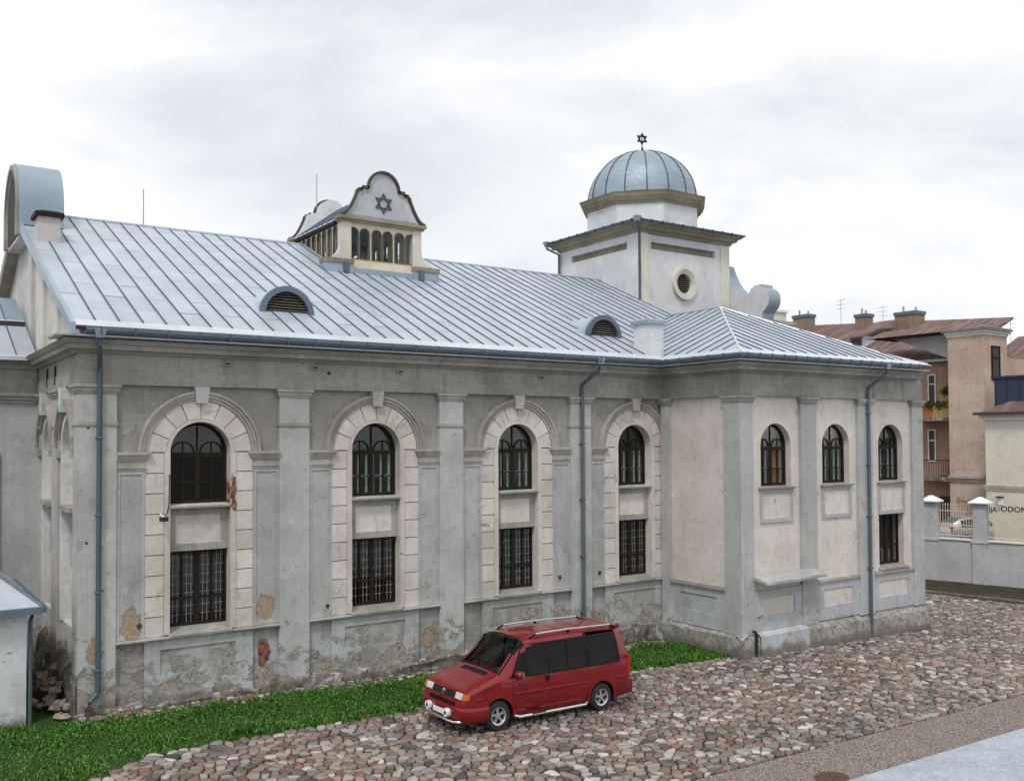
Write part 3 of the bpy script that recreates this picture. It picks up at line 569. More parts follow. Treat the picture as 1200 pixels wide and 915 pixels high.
# ---- main roof ---------------------------------------------------
EZ, EY, SL = 8.84, -.66, .447
def rz(y): return EZ + SL * (y - EY)
RY = 9.66; RZ = rz(RY)
cs = 1 / math.sqrt(1 + SL * SL)
def slope(parent, O, E, U, poly, sp=.52, off=0.0, row=2.05, apron=.42, mat='zinc_roof', cut=None, seams=True):
    O = Vector(O); E = Vector(E).normalized(); U = Vector(U).normalized(); N = E.cross(U)
    if N.z < 0: N = -N
    P = lambda e, u, n: O + E * e + U * u + N * n
    polys = poly if isinstance(poly[0][0], tuple) else [poly]
    lo = min(p[0] for q in polys for p in q); hi = max(p[0] for q in polys for p in q); um = max(p[1] for q in polys for p in q)
    k0 = math.floor((lo - off) / sp); k1 = math.ceil((hi - off) / sp)
    for pg in polys:
        a = clip(pg, 0, 1, apron)                     # apron strip above the gutter
        if len(a) > 2 and area(a) > .02 and apron > 0: B().prism([P(e, u, 0) for e, u in a], [P(e, u, .016) for e, u in a]).obj('roof_apron', 'zinc_white', parent)
        for k in range(k0, k1):
            c0 = off + k * sp; u0 = apron; st = row * (.5 if k % 2 else 1.0); j = 0
            col = clip(clip(pg, -1, 0, -c0 - .004), 1, 0, c0 + sp - .004)
            if len(col) < 3: continue
            while u0 < um:
                u1 = u0 + (st if j == 0 else row) if row else um + 1
                q = clip(clip(col, 0, -1, -u0 - .011), 0, 1, u1 - .011)
                if len(q) > 2 and area(q) > .012:
                    t = .012 + random.uniform(-.003, .004)
                    B().prism([P(e, u, 0) for e, u in q], [P(e, u, t) for e, u in q]).obj('roof_panel', mat, parent)
                u0 = u1; j += 1
            if seams:
                s_ = clip(clip(clip(pg, -1, 0, -c0 + .013), 1, 0, c0 + .013), 0, -1, -apron)
                if len(s_) > 2 and area(s_) > .008: B().prism([P(e, u, .008) for e, u in s_], [P(e, u, .042) for e, u in s_]).obj('roof_seam', 'zinc_seam', parent)
XL, XT = 3.74, 27.40
ROOF = B().hexa([Vector((XL, EY + .02, EZ - .08)), Vector((13.3, EY + .02, EZ - .08)), Vector((13.3, RY, RZ - .09)), Vector((XL, RY, RZ - .09)), Vector((XL, EY, EZ - .006)), Vector((13.3, EY, EZ - .006)), Vector((13.3, RY, RZ - .006)), Vector((XL, RY, RZ - .006))]).hexa(
    [Vector((16.3, EY + .02, EZ - .08)), Vector((27.36, EY + .02, EZ - .08)), Vector((27.36, RY, RZ - .09)), Vector((16.3, RY, RZ - .09)), Vector((16.3, EY, EZ - .006)), Vector((27.36, EY, EZ - .006)), Vector((27.36, RY, RZ - .006)), Vector((16.3, RY, RZ - .006))]).hexa(
    [Vector((13.3, EY + .02, EZ - .08)), Vector((16.3, EY + .02, EZ - .08)), Vector((16.3, 6.6, rz(6.6) - .09)), Vector((13.3, 6.6, rz(6.6) - .09)), Vector((13.3, EY, EZ - .006)), Vector((16.3, EY, EZ - .006)), Vector((16.3, 6.6, rz(6.6) - .006)), Vector((13.3, 6.6, rz(6.6) - .006))]).obj('roof', 'shade_dark', SY)
LU = (RY - EY) / cs
lf = (6.45 - EY) / cs
ends = (13.30, 16.32)
# the slope is cut round the lantern and along the valley to the wing
vx0, vy0, vx1, vy1 = 21.25, EY, 26.75, 4.75
vu = lambda y: (y - EY) / cs
slope(ROOF, (0, EY, EZ), (1, 0, 0), (0, 1, SL), [[(XL, 0), (ends[0], 0), (ends[0], LU), (XL, LU)], [(ends[0], 0), (ends[1], 0), (ends[1], lf), (ends[0], lf)],
      [(ends[1], 0), (vx0, 0), (vx1, vu(vy1)), (XT, vu(vy1) + .3), (XT, LU), (ends[1], LU)]], .52, 3.74)
bz = lambda y: RZ - SL * (y - RY)
for (p, q, y0) in ((XL, 13.3, RY), (13.3, 16.32, 10.86), (16.32, 34, RY)):
    B().hexa([Vector((p, y0, bz(y0) - .02)), Vector((q, y0, bz(y0) - .02)), Vector((q, 19.9, EZ)), Vector((p, 19.9, EZ)), Vector((p, y0, bz(y0) - .09)), Vector((q, y0, bz(y0) - .09)), Vector((q, 19.9, EZ - .08)), Vector((p, 19.9, EZ - .08))]).obj('roof_slope', 'zinc_roof', ROOF)
for p, q in ((XL, ends[0]), (ends[1], XT)): B().prism([Vector((p, RY - .12, RZ - .03)), Vector((p, RY, RZ + .06)), Vector((p, RY + .12, RZ - .03))], [Vector((q, RY - .12, RZ - .03)), Vector((q, RY, RZ + .06)), Vector((q, RY + .12, RZ - .03))]).obj('ridge_cap', 'zinc_flashing', ROOF)
# verge flashing of the gable end
VY = 7.97; VZ = rz(VY)
B().hexa([Vector((XL - .05, EY, EZ + .07)), Vector((XL + .05, EY, EZ + .07)), Vector((XL + .05, VY, VZ + .07)), Vector((XL - .05, VY, VZ + .07)), Vector((XL - .05, EY, EZ - .17)), Vector((XL + .05, EY, EZ - .17)), Vector((XL + .05, VY, VZ - .17)), Vector((XL - .05, VY, VZ - .17))]).obj('verge_flashing', 'zinc_flashing', ROOF)
# wing roof
PX, PY = 26.72, 1.85; WE = 21.25; WYE = YW - .66; WZ = EZ - .02; PZ = WZ + .44 * (PX - WE)
ml = (PZ - WZ) / (PX - WE); lu = math.hypot(1, ml)
WROOF = B().add([Vector((WE, WYE, WZ - .01)), Vector((31.15, WYE, WZ - .01)), Vector((PX, PY, PZ - .01)), Vector((PX, 5.0, PZ - .01)), Vector((WE, -.66, WZ - .01)), Vector((32.1, -.66, WZ - .01)), Vector((32.1, 5.0, WZ + .2))], [(0, 1, 2), (0, 2, 3, 4), (1, 5, 2), (5, 6, 3, 2)]).obj('roof', 'zinc_roof', SY, recalc=False)
slope(WROOF, (WE, 0, WZ), (0, 1, 0), (1, 0, ml), [(WYE, 0), (EY + .0, 0), (vy1 + .3, (PX - WE) * lu), (PY, (PX - WE) * lu)], .52, .1, 0, .38)
mf = (PZ - WZ) / (PY - WYE); lv = math.hypot(1, mf)
slope(WROOF, (0, WYE, WZ), (1, 0, 0), (0, 1, mf), [(WE, 0), (31.1, 0), (30.15, .9), (28.45, (1.75 + (1.85 + .15)) * lv * 1.0), (PX, (PY - WYE) * lv)], .52, .25, 0, .38)
B().tube([Vector((WE + .1, WYE + .1, WZ + .05)), Vector((PX, PY, PZ + .03))], .04, 8).obj('hip_cap', 'zinc_white', WROOF)
B().tube([Vector((31.0, WYE + .1, WZ + .05)), Vector((30.15, WYE + .88, WZ + .9 * .39)), Vector((PX, PY, PZ + .03))], .035, 8).obj('hip_cap', 'zinc_white', WROOF)
B().tube([Vector((PX, PY, PZ + .02)), Vector((PX, 5.1, PZ + .02))], .04, 8).obj('ridge_cap', 'zinc_flashing', WROOF)

# ---- dormers -----------------------------------------------------
def dormer(xc):
    y0 = 1.42; zb = 9.70; r = .74; fr = F((0, y0, 0), (1, 0, 0), (0, -1, 0))
    o = B().plate(fr, arc(xc, zb, r, 0, 180, 24) + arc(xc, zb, r - .03, 180, 0, 24), [], -2.0, .14).obj('dormer', 'zinc_roof', SY, autos=35, **FN)
    B().plate(fr, arc(xc, zb, r + .02, 0, 180, 24) + arc(xc, zb, r - .13, 180, 0, 24), [], .02, .16).obj('dormer_rim', 'zinc_gutter', o, autos=35, **FN)
    B().plate(fr, arc(xc, zb, r - .05, 0, 180, 20), [], -.12, -.10).obj('louvre_backing', 'shade_dark', o, **FN)
    n = 8
    for k in range(n):
        z = zb + .02 + k * (r - .14) / n; hw = math.sqrt(max(.01, (r - .10) ** 2 - (z + .05 - zb) ** 2))
        B().hexa([fr.p(xc - hw, .06, z), fr.p(xc + hw, .06, z), fr.p(xc + hw, -.06, z + .055), fr.p(xc - hw, -.06, z + .055), fr.p(xc - hw, .06, z + .018), fr.p(xc + hw, .06, z + .018), fr.p(xc + hw, -.06, z + .073), fr.p(xc - hw, -.06, z + .073)]).obj('louvre_slat', 'wood_louvre', o)
    B().hexa([fr.p(xc - .85, .32, 9.70 - .17), fr.p(xc + .85, .32, 9.70 - .17), fr.p(xc + .85, -.1, 9.72), fr.p(xc - .85, -.1, 9.72), fr.p(xc - .85, .32, 9.70 - .14), fr.p(xc + .85, .32, 9.70 - .14), fr.p(xc + .85, -.1, 9.75), fr.p(xc - .85, -.1, 9.75)]).obj('dormer_apron', 'zinc_roof', o)
dormer(9.38); dormer(20.52)

# ---- chimneys on the eaves, lightning rods ----------------------
def stack(x0, x1, y0, y1, z0, z1, cap='zinc_flashing', m='plaster_tower', ov=.07):
    fr = F((0, 0, 0), (1, 0, 0), (0, 1, 0)); o = box('chimney', fr, x0, x1, y0, y1, z0, z1, m, SY)
    B().box(fr, x0 - ov, x1 + ov, y0 - ov, y1 + ov, z1, z1 + .12).prism([Vector((x0 - ov, y0 - ov, z1 + .12)), Vector((x1 + ov, y0 - ov, z1 + .12)), Vector((x1 + ov, y1 + ov, z1 + .12)), Vector((x0 - ov, y1 + ov, z1 + .12))], [Vector((x0 + .1, y0 + .1, z1 + .2)), Vector((x1 - .1, y0 + .1, z1 + .2)), Vector((x1 - .1, y1 - .1, z1 + .2)), Vector((x0 + .1, y1 - .1, z1 + .2))]).obj('chimney_cap', cap, o)
    return o
stack(21.05, 21.72, -.30, .42, 8.85, 10.05)
stack(3.98, 4.55, 6.25, 7.0, 11.7, 12.66, 'wood_dark', 'plaster_sidewall', .09)
for x, y, z0, z1 in ((7.6, RY, RZ, RZ + 1.25), (14.2, 10.75, 15.2, 16.5)): B().tube([(x, y, z0), (x, y, z1)], .018, 6).obj('lightning_rod', 'iron_light', SY)

# ---- rounded parapet on the gable end ----------------------------
hd = [(7.95, 12.35), (10.9, 12.35), (10.9, 13.25)] + arc(9.42, 13.28, 1.47, 2, 178, 20) + [(7.95, 13.25)]
o = B().plate(FG, hd, [], -.90, .25).obj('gable_parapet', 'plaster_sidewall', SY, autos=30, **FN)
B().plate(FG, [(7.88, 12.7), (7.945, 12.7), (7.945, 13.25)] + arc(9.42, 13.28, 1.475, 178, 2, 20) + [(10.905, 13.25), (10.905, 12.7), (10.97, 12.7), (10.97, 13.28)] + arc(9.42, 13.28, 1.54, 0, 180, 24), [], -.93, .28).obj('parapet_cap', 'zinc_flashing', o, autos=30, **FN)
B().plate(FG, arch(9.42, 1.12, 12.45, 13.28, 18, 1.12), [], .24, .28).obj('parapet_panel', 'shade_dark', o, **FN)
m = B()
for r0, r1, d in ((1.22, 1.33, .30), (1.33, 1.49, .36)): m.plate(FG, arc(9.42, 13.28, r1, 0, 180, 24) + arc(9.42, 13.28, r0, 180, 0, 24), [], .24, d)
m.box(FG, 7.93, 8.18, .24, .36, 12.4, 13.28).box(FG, 10.68, 10.92, .24, .36, 12.4, 13.28).obj('parapet_moulding', 'plaster_moulding', o, autos=35, **FN)
B().hexa([Vector((XL, 10.9, 12.95)), Vector((4.4, 10.9, 12.95)), Vector((4.4, 19.6, 9.0)), Vector((XL, 19.6, 9.0)), Vector((XL, 10.9, 12.5)), Vector((4.4, 10.9, 12.5)), Vector((4.4, 19.6, 8.5)), Vector((XL, 19.6, 8.5))]).obj('verge_flashing', 'plaster_moulding', SY)
# upper gable: lesenes and a narrow niche
for a0, a1, zt in ((3.05, 3.75, 10.3), (5.35, 6.6, 11.4), (7.6, 8.3, 12.2)): box('lesene', FG, a0, a1, -.13, -.02, 8.62, zt, 'plaster_sidewall', SY)
B().plate(FG, arch(7.0, .22, 9.6, 11.2, 10), [], -.14, -.115).obj('niche', 'shade_dark', SY, **FN)
# gable arches: surrounds and filled backs
for c, h in arches_g:
    b = B().plate(FG, arc(c, ZS, h + .14, 0, 180, 20) + arc(c, ZS, h, 180, 0, 20), [], -.45, -.06)
    for s in (-1, 1): b.box(FG, *sorted((c + s * h, c + s * (h + .14))), -.45, -.06, 1.9, ZS)
    su = b.obj('window_surround', 'plaster_sidewall', SY, autos=35)
    m = B()
    for r0, r1, d in ((1.02, 1.10, .0), (1.10, 1.2, .07)): m.plate(FG, arc(c, ZS + .1, r1, 0, 180, 24) + arc(c, ZS + .1, r0, 180, 0, 24), [], -.13, d)
    m.obj('archivolt', 'plaster_moulding', su, autos=35, **FN)
    B().prism([FG.p(c - .12, -.12, 7.0), FG.p(c + .12, -.12, 7.0), FG.p(c + .16, -.12, 7.59), FG.p(c - .16, -.12, 7.59)], [FG.p(c - .12, .12, 7.0), FG.p(c + .12, .12, 7.0), FG.p(c + .16, .12, 7.59), FG.p(c - .16, .12, 7.59)]).obj('keystone', 'plaster_sidewall', su)
    B().plate(FG, arch(c, h + .1, 1.85, ZS, 16, h + .1), [], -.60, -.36).obj('niche_back', 'plaster_wing', su, **FN)
    box('window_sill', FG, c - h, c + h, -.36, .02, 4.62, 4.74, 'plaster_moulding', su); framed_panel(SY, FG, c - h + .02, c + h - .02, 3.3, 4.6, .2, -.26, 'plaster_pier', 'plaster_wing', .03, 'spandrel_panel')
    for q in (c - h - .2, c + h + .2): B().box(FG, q - .16, q + .16, -.13, .04, 5.9, 6.08).obj('impost', 'plaster_moulding', su)

# ---- lower annex to the left ------------------------------------
FA = F((0, 6.1, 0), (1, 0, 0), (0, -1, 0))
o = box('annex', FA, -9, XG + .05, -8, 0, -.3, 8.3, 'plaster_pier', SY)
box('annex_frieze', FA, -9, XG - .02, -.1, .06, 7.62, 8.3, 'plaster_frieze', o)
for z0, z1, d in ((7.35, 7.45, .05), (7.45, 7.55, .10), (7.55, 7.66, .16), (8.3, 8.42, .18), (8.42, 8.52, .3)): box('annex_cornice', FA, -9, XG - .02, -.1, d, z0, z1, 'plaster_frieze', o)
AR = B().hexa([Vector((-9, 5.6, 8.52)), Vector((XG - .05, 5.6, 8.52)), Vector((XG - .05, 8.2, 9.66)), Vector((-9, 8.2, 9.66)), Vector((-9, 5.6, 8.56)), Vector((XG - .05, 5.6, 8.56)), Vector((XG - .05, 8.2, 9.70)), Vector((-9, 8.2, 9.70))]).obj('annex_roof', 'shade_dark', SY)
slope(AR, (0, 5.6, 8.57), (1, 0, 0), (0, 1, .44), [(-4, 0), (XG - .06, 0), (XG - .06, 2.8), (-4, 2.8)], .62, .3, 0, .2)
slope(AR, (0, 8.25, 9.85), (1, 0, 0), (0, 1, .44), [(-4, 0), (XG - .06, 0), (XG - .06, 2.4), (-4, 2.4)], .62, .3, 0, .1, 'zinc_flashing')
box('annex_gutter', F((0, 5.6, 0), (1, 0, 0), (0, -1, 0)), -9, XG - .3, 0, .12, 8.50, 8.60, 'zinc_white', AR); box('annex_roof_step', F((0, 8.2, 0), (1, 0, 0), (0, -1, 0)), -9, XG - .06, -.3, 0, 9.6, 9.86, 'shade_dark', AR)
framed_panel(SY, FA, 1.8, 3.05, 1.5, 6.0, .12, .06, 'plaster_moulding', 'plaster_wing', .04)

# ---- glazed lantern on the ridge --------------------------------
LX0, LX1, LY0, LY1 = 13.29, 16.33, 6.42, 10.9; lc = (LX0 + LX1) / 2
FL = F((0, LY0, 0), (1, 0, 0), (0, -1, 0))
prs = [c + s * .21 for c in (lc - .88, lc, lc + .88) for s in (-1, 1)]
LAN = B().plate(FL, rect(LX0 + .3, LX1 - .3, 12.1, 13.82), [arch(c, .195, 12.50, 13.38, 10) for c in prs], -.16, -.03).obj('roof_lantern', 'plaster_cream', SY, **FN)
FB = F((0, LY1, 0), (1, 0, 0), (0, 1, 0))
B().plate(FB, rect(LX0 + .3, LX1 - .3, 12.1, 13.82), [arch(c, .185, 12.56, 13.36, 10) for c in prs], -.16, -.03).obj('lantern_wall', 'plaster_cream', LAN, **FN)
sy = [LY0 + .62 + .47 * k for k in range(8)]
for X, nr in ((LX0, -1), (LX1, 1)):
    fs = F((X, 0, 0), (0, 1, 0), (nr, 0, 0))
    B().plate(fs, rect(LY0 + .05, LY1 - .05, 11.6, 13.82), [arch(c, .18, 12.66, 13.50, 10) for c in sy], -.14, -.03).obj('lantern_wall', 'plaster_cream', LAN, **FN)
    for c in sy:
        fm = B().plate(fs, arch(c, .187, 12.65, 13.50, 10), [arch(c, .165, 12.67, 13.50, 10, .165)], -.10, -.012).obj('lantern_window', 'wood_louvre', LAN, **FN)
        B().plate(fs, arch(c, .167, 12.668, 13.50, 10, .167), [], -.062, -.058).obj('pane', 'lantern_glass', fm, **FN)
for fr in (FL, FB):
    for c in prs:
        fm = B().plate(fr, arch(c, .203, 12.49, 13.38, 10, .203), [arch(c, .175, 12.52, 13.38, 10, .175)], -.11, -.012).obj('lantern_window', 'wood_louvre', LAN, **FN)
        B().plate(fr, arch(c, .177, 12.518, 13.38, 10, .177), [], -.062, -.058).obj('pane', 'lantern_glass', fm, **FN)
    for x0, x1 in ((LX0, LX0 + .32), (LX1 - .32, LX1)): box('lantern_pilaster', fr, x0 - .01, x1 + .01, -.3, .03, 12.0, 13.82, 'plaster_tower_trim', LAN)
    # shaped gable
    q = [(lc - 1.62, 13.90)]
    for k in range(9): t = k / 8; q.append((lc - 1.62 + .58 * t ** .62 * 1.0 + .06 * t, 13.90 + .88 * t ** 1.25))
    q += [(lc - .98, 14.86), (lc - .82, 14.86), (lc - .82, 14.95), (lc - .56, 14.95)] + arc(lc, 15.0, .56, 176, 90, 10)
    ol = q + [(2 * lc - a, z) for a, z in q[::-1][1:]]
    gb = B().plate(fr, ol, [], -.25, .06, 0, 1).obj('lantern_gable', ['plaster_tower', 'zinc_white'], LAN, **FN)
    m = B(); n_ = len(ol)
    for i in range(n_ - 1):
        (a0, z0), (a1, z1) = ol[i], ol[i + 1]; dx, dz = a1 - a0, z1 - z0; l = math.hypot(dx, dz) or 1; nx_, nz_ = -dz / l * .075, dx / l * .075
        if (a0 + a1) / 2 < lc: pass
        m.hexa([fr.p(a0 - nx_ * .15, .062, z0 - nz_ * .15), fr.p(a1 - nx_ * .15, .062, z1 - nz_ * .15), fr.p(a1 + nx_, .062, z1 + nz_), fr.p(a0 + nx_, .062, z0 + nz_), fr.p(a0 - nx_ * .15, .16, z0 - nz_ * .15), fr.p(a1 - nx_ * .15, .16, z1 - nz_ * .15), fr.p(a1 + nx_, .16, z1 + nz_), fr.p(a0 + nx_, .16, z0 + nz_)])
    m.obj('gable_moulding', 'bronze_dark', gb, **FN)
    inn = [(lc + (a - lc) * .80, 13.98 + (z - 13.9) * .84) for a, z in ol]; B().plate(fr, inn, [], .06, .085).obj('gable_panel', 'plaster_grey_wall', gb, **FN)
    B().box(fr, lc - 1.68, lc + 1.68, -.3, .17, 13.82, 13.91).box(fr, lc - 1.62, lc + 1.62, -.3, .10, 13.74, 13.82).obj('gable_cornice', 'plaster_ochre', gb)
def hexagram(fr, c, z, r, d0, d1, w_, name, mat, parent, stretch=1.0):
    b = B()
    for s in (1, -1):
        o_ = [(c + r * math.sin(R(120 * k)) * 1, z + s * r * math.cos(R(120 * k)) * stretch) for k in range(3)]
        i_ = [(c + (a - c) * (1 - w_), z + (y - z) * (1 - w_)) for a, y in o_]; b.plate(fr, o_, [i_], d0 + (.004 if s > 0 else 0), d1 + (.004 if s > 0 else 0))
    return b.obj(name, mat, parent, **FN)
hexagram(FL, lc, 14.50, .37, .08, .11, .26, 'hexagram', 'bronze_dark', LAN)
# lantern roof with seams
LR = B().add([Vector((LX0 - .1, LY0 + .2, 13.82)), Vector((lc, LY0 + .2, 15.05)), Vector((lc, LY1 - .2, 15.05)), Vector((LX0 - .1, LY1 - .2, 13.82)), Vector((LX1 + .1, LY0 + .2, 13.82)), Vector((LX1 + .1, LY1 - .2, 13.82))], [(0, 1, 2, 3), (1, 4, 5, 2)]).obj('lantern_roof', 'zinc_roof', LAN, recalc=False)
for k in range(1, 9):
    y = LY0 + .2 + k * .45
    for s in (-1, 1): B().tube([Vector((lc + s * 1.62, y, 13.86)), Vector((lc, y, 15.08))], .02, 5).obj('roof_seam', 'zinc_seam', LR)
    B().hexa([Vector((LX0 - .09, y - .2, 13.70)), Vector((LX0 + .02, y - .2, 13.70)), Vector((LX0 + .02, y + .25, 13.70)), Vector((LX0 - .09, y + .25, 13.70)), Vector((LX0 - .09, y - .2, 13.80)), Vector((LX0 + .02, y - .2, 13.80)), Vector((LX0 + .02, y + .25, 13.80)), Vector((LX0 - .09, y + .25, 13.80))]).obj('lantern_eave', 'wood_dark', LAN)
# feet, scroll brackets, flashings
for s, xe in ((-1, LX0), (1, LX1)):
    x0, x1 = sorted((xe + s * .68, xe - s * .36))
    B().box(FL, x0, x1, -.35, .20, 12.27, 12.42).obj('lantern_foot', 'plaster_ochre', LAN); B().box(FL, x0 + .02, x1 - .02, -.35, .16, 11.75, 12.27).obj('foot_flashing', 'zinc_flashing', LAN)
    sc_ = [(xe, 12.42), (xe + s * .62, 12.42)] + [(xe + s * (.62 - .6 * math.sin(R(9 * k))), 12.42 + .62 * (1 - math.cos(R(9 * k)))) for k in range(1, 11)]
    B().plate(FL, sc_, [], -.25, .02).obj('scroll_bracket', 'plaster_tower', LAN, **FN)
    B().box(FL, xe - .17 if s > 0 else xe - .02, xe + .02 if s > 0 else xe + .17, .03, .24, 11.95, 12.29).obj('foot_flashing', 'zinc_gutter', LAN)
B().box(FL, LX0 + .32, LX1 - .32, -.1, .12, 11.85, 12.16).obj('foot_flashing', 'zinc_flashing', LAN); B().box(FL, LX0 + .3, LX1 - .3, -.1, .08, 12.16, 12.22).obj('lantern_sill', 'plaster_tower_trim', LAN)
B().box(FL, LX0 + .12, LX1 - .12, -4.3, -.16, 12.2, 12.28).obj('lantern_floor', 'plaster_grey_wall', LAN)

# ---- tower with dome --------------------------------------------
TX0, TX1, TY0, TY1 = 27.38, 33.03, 7.12, 12.66; tcx, tcy = (TX0 + TX1) / 2, (TY0 + TY1) / 2
FT = F((0, TY0, 0), (1, 0, 0), (0, -1, 0)); FTL = F((TX0, 0, 0), (0, 1, 0), (-1, 0, 0))
FT2 = F((0, TY1, 0), (1, 0, 0), (0, 1, 0)); FTR = F((TX1, 0, 0), (0, 1, 0), (1, 0, 0))
circ = lambda c, z, r, n=28: [(c + r * math.cos(2 * math.pi * k / n), z + r * math.sin(2 * math.pi * k / n)) for k in range(n)]
TOW = B().plate(FT, rect(TX0 + .02, TX1 - .02, 10, 15.22), [rect(28.16, 32.12, 14.55, 14.87), circ(30.12, 13.21, .46)], -.3, -.03).obj('tower', 'plaster_tower', SY, **FN)
B().plate(FTL, rect(TY0, TY1, 10, 15.22), [rect(TY0 + .72, TY1 - .9, 14.57, 14.88)], -.3, -.0).obj('tower_wall', 'plaster_tower', TOW, **FN)
box('tower_wall', FT2, TX0 + .02, TX1 - .02, -.3, -.01, 10, 15.22, 'plaster_tower', TOW); box('tower_wall', FTR, TY0, TY1, -.3, 0, 10, 15.22, 'plaster_tower', TOW)
box('frieze_slot_shade', FT, 28.1, 32.2, -.3, -.2, 14.5, 14.95, 'plaster_ochre', TOW); box('frieze_slot_shade', FTL, TY0 + .6, TY1 - .8, -.3, -.2, 14.5, 14.95, 'plaster_ochre', TOW)  # slot backs in ochre brown: the shadow inside is put into the colour
box('tower_pilaster', FT, TX0 - .012, TX0 + .58, -.1, .02, 10, 15.21, 'plaster_tower_trim', TOW); box('tower_pilaster', FT, TX1 - .56, TX1 + .01, -.1, .02, 10, 15.21, 'plaster_tower_trim', TOW)
rg = B()
for r0, r1, d in ((.45, .53, .02), (.53, .62, .06), (.62, .74, .10)): rg.plate(FT, circ(30.12, 13.21, r1), [circ(30.12, 13.21, r0)], -.05, d)
oc = rg.obj('round_window', 'plaster_tower_trim', TOW, autos=35, **FN)
B().plate(FT, circ(30.12, 13.21, .47), [], -.28, -.26).obj('louvre_backing', 'shade_dark', oc, **FN)
for k in range(9):
    z = 13.21 - .40 + k * .095; hw = math.sqrt(max(.005, .45 ** 2 - (z + .03 - 13.21) ** 2)); B().hexa([FT.p(30.12 - hw, -.1, z), FT.p(30.12 + hw, -.1, z), FT.p(30.12 + hw, -.2, z + .05), FT.p(30.12 - hw, -.2, z + .05), FT.p(30.12 - hw, -.1, z + .015), FT.p(30.12 + hw, -.1, z + .015), FT.p(30.12 + hw, -.2, z + .065), FT.p(30.12 - hw, -.2, z + .065)]).obj('louvre_slat', 'wood_louvre', oc)
tp = [(TX0, TY1), (TX0, TY0), (TX1, TY0), (TX1, TY1)]
def ring(name, tp, prof, mat, parent):
    P = [Vector(p) for p in tp]; n = len(P); m = len(prof); v = []; f = []
    for i in range(n):
        d0 = (P[i] - P[i - 1]).normalized(); d1 = (P[(i + 1) % n] - P[i]).normalized(); n0 = Vector((d0.y, -d0.x)); n1 = Vector((d1.y, -d1.x)); mm = (n0 + n1) / (1 + n0.dot(n1))
        v += [Vector((P[i].x + mm.x * d, P[i].y + mm.y * d, z)) for d, z in prof]
    for i in range(n):
        for k in range(m): j = (i + 1) % n; f.append((i * m + k, i * m + (k + 1) % m, j * m + (k + 1) % m, j * m + k))
    return mesh_obj(name, v, f, mat, parent, share=False)
ring('tower_cornice', tp, [(-.1, 15.20), (.06, 15.20), (.10, 15.30), (.26, 15.36), (.30, 15.46), (.44, 15.52), (.45, 15.58), (-.1, 15.62)], 'plaster_ochre', TOW)
ring('tower_gutter', tp, [(.3, 15.585), (.50, 15.58), (.56, 15.66), (.5, 15.67), (.3, 15.67)], 'zinc_gutter', TOW)
B().prism([Vector((TX0 - .45, TY0 - .45, 15.64)), Vector((TX1 + .45, TY0 - .45, 15.64)), Vector((TX1 + .45, TY1 + .45, 15.64)), Vector((TX0 - .45, TY1 + .45, 15.64))], [Vector((TX0 + .5, TY0 + .5, 15.86)), Vector((TX1 - .5, TY0 + .5, 15.86)), Vector((TX1 - .5, TY1 - .5, 15.86)), Vector((TX0 + .5, TY1 - .5, 15.86))]).obj('tower_roof', 'zinc_roof', TOW)
for x in [TX0 - .3 + .62 * k for k in range(10)]: box('gutter_bracket', FT, x, x + .03, .40, .575, 15.56, 15.69, 'zinc_seam', TOW)
for y in [TY0 - .2 + .62 * k for k in range(10)]: box('gutter_bracket', FTL, y, y + .03, .40, .575, 15.56, 15.69, 'zinc_seam', TOW)
for (p, q, r_) in (((TX0 - .46, TY0 - .46), (TX0 - .05, TY0 - .14), 12.2), ((TX0 - .48, TY1 + .4), (TX0 - .12, TY1 - .1), 13.2)):
    o = B().tube([(p[0], p[1], 15.6), (p[0], p[1], 15.42), (q[0], q[1], 15.08), (q[0], q[1], r_)], .06, 8).obj('downpipe', 'zinc_pipe', TOW, autos=50, **FN)
    B().prism([Vector((p[0] + a, p[1] + b_, 15.74)) for a, b_ in ((-.14, -.14), (.14, -.14), (.14, .14), (-.14, .14))], [Vector((p[0] + a, p[1] + b_, 15.52)) for a, b_ in ((-.08, -.08), (.08, -.08), (.08, .08), (-.08, .08))]).obj('rain_hopper', 'zinc_flashing', o)
octo = lambda r, z: [Vector((tcx + r * math.cos(R(22.5 + 45 * k)), tcy + r * math.sin(R(22.5 + 45 * k)), z)) for k in range(8)]
B().prism(octo(2.72, 15.6), octo(2.72, 16.85)).obj('drum', 'plaster_tower', TOW)
dc = B()
for r0, r1, z0, z1 in ((2.78, 2.82, 16.80, 16.92), (2.88, 3.0, 16.92, 17.08), (3.02, 3.10, 17.08, 17.28), (3.12, 2.6, 17.28, 17.40)): dc.prism(octo(r0, z0), octo(r1, z1))
dc.obj('drum_cornice', 'plaster_ochre', TOW)
RD, ZD, HD = 2.56, 17.38, 2.42
NG = 16; DOME = empty('dome', (tcx, tcy, ZD), SY)
def dpt(t, e, r=0.0): return Vector((tcx + (RD + r) * math.cos(t) * math.cos(e), tcy + (RD + r) * math.sin(t) * math.cos(e), ZD + (HD + r) * math.sin(e)))
for k in range(NG):
    t0 = 2 * math.pi * (k + .31) / NG; v = []; f = []; nt_, ne = 4, 12
    for i in range(nt_ + 1):
        for j in range(ne + 1): v.append(dpt(t0 + 2 * math.pi / NG * i / nt_, math.pi / 2 * min(j / ne, .995)))
    for i in range(nt_):
        for j in range(ne): p = i * (ne + 1) + j; f.append((p, p + ne + 1, p + ne + 2, p + 1))
    mesh_obj('dome_panel', v, f, 'zinc_dome', DOME, smooth=True, recalc=False, share=False)
    B().tube([dpt(t0, math.pi / 2 * j / 14 * .99, .015) for j in range(15)], .028, 5).obj('dome_rib', 'zinc_seam', DOME, **FN)
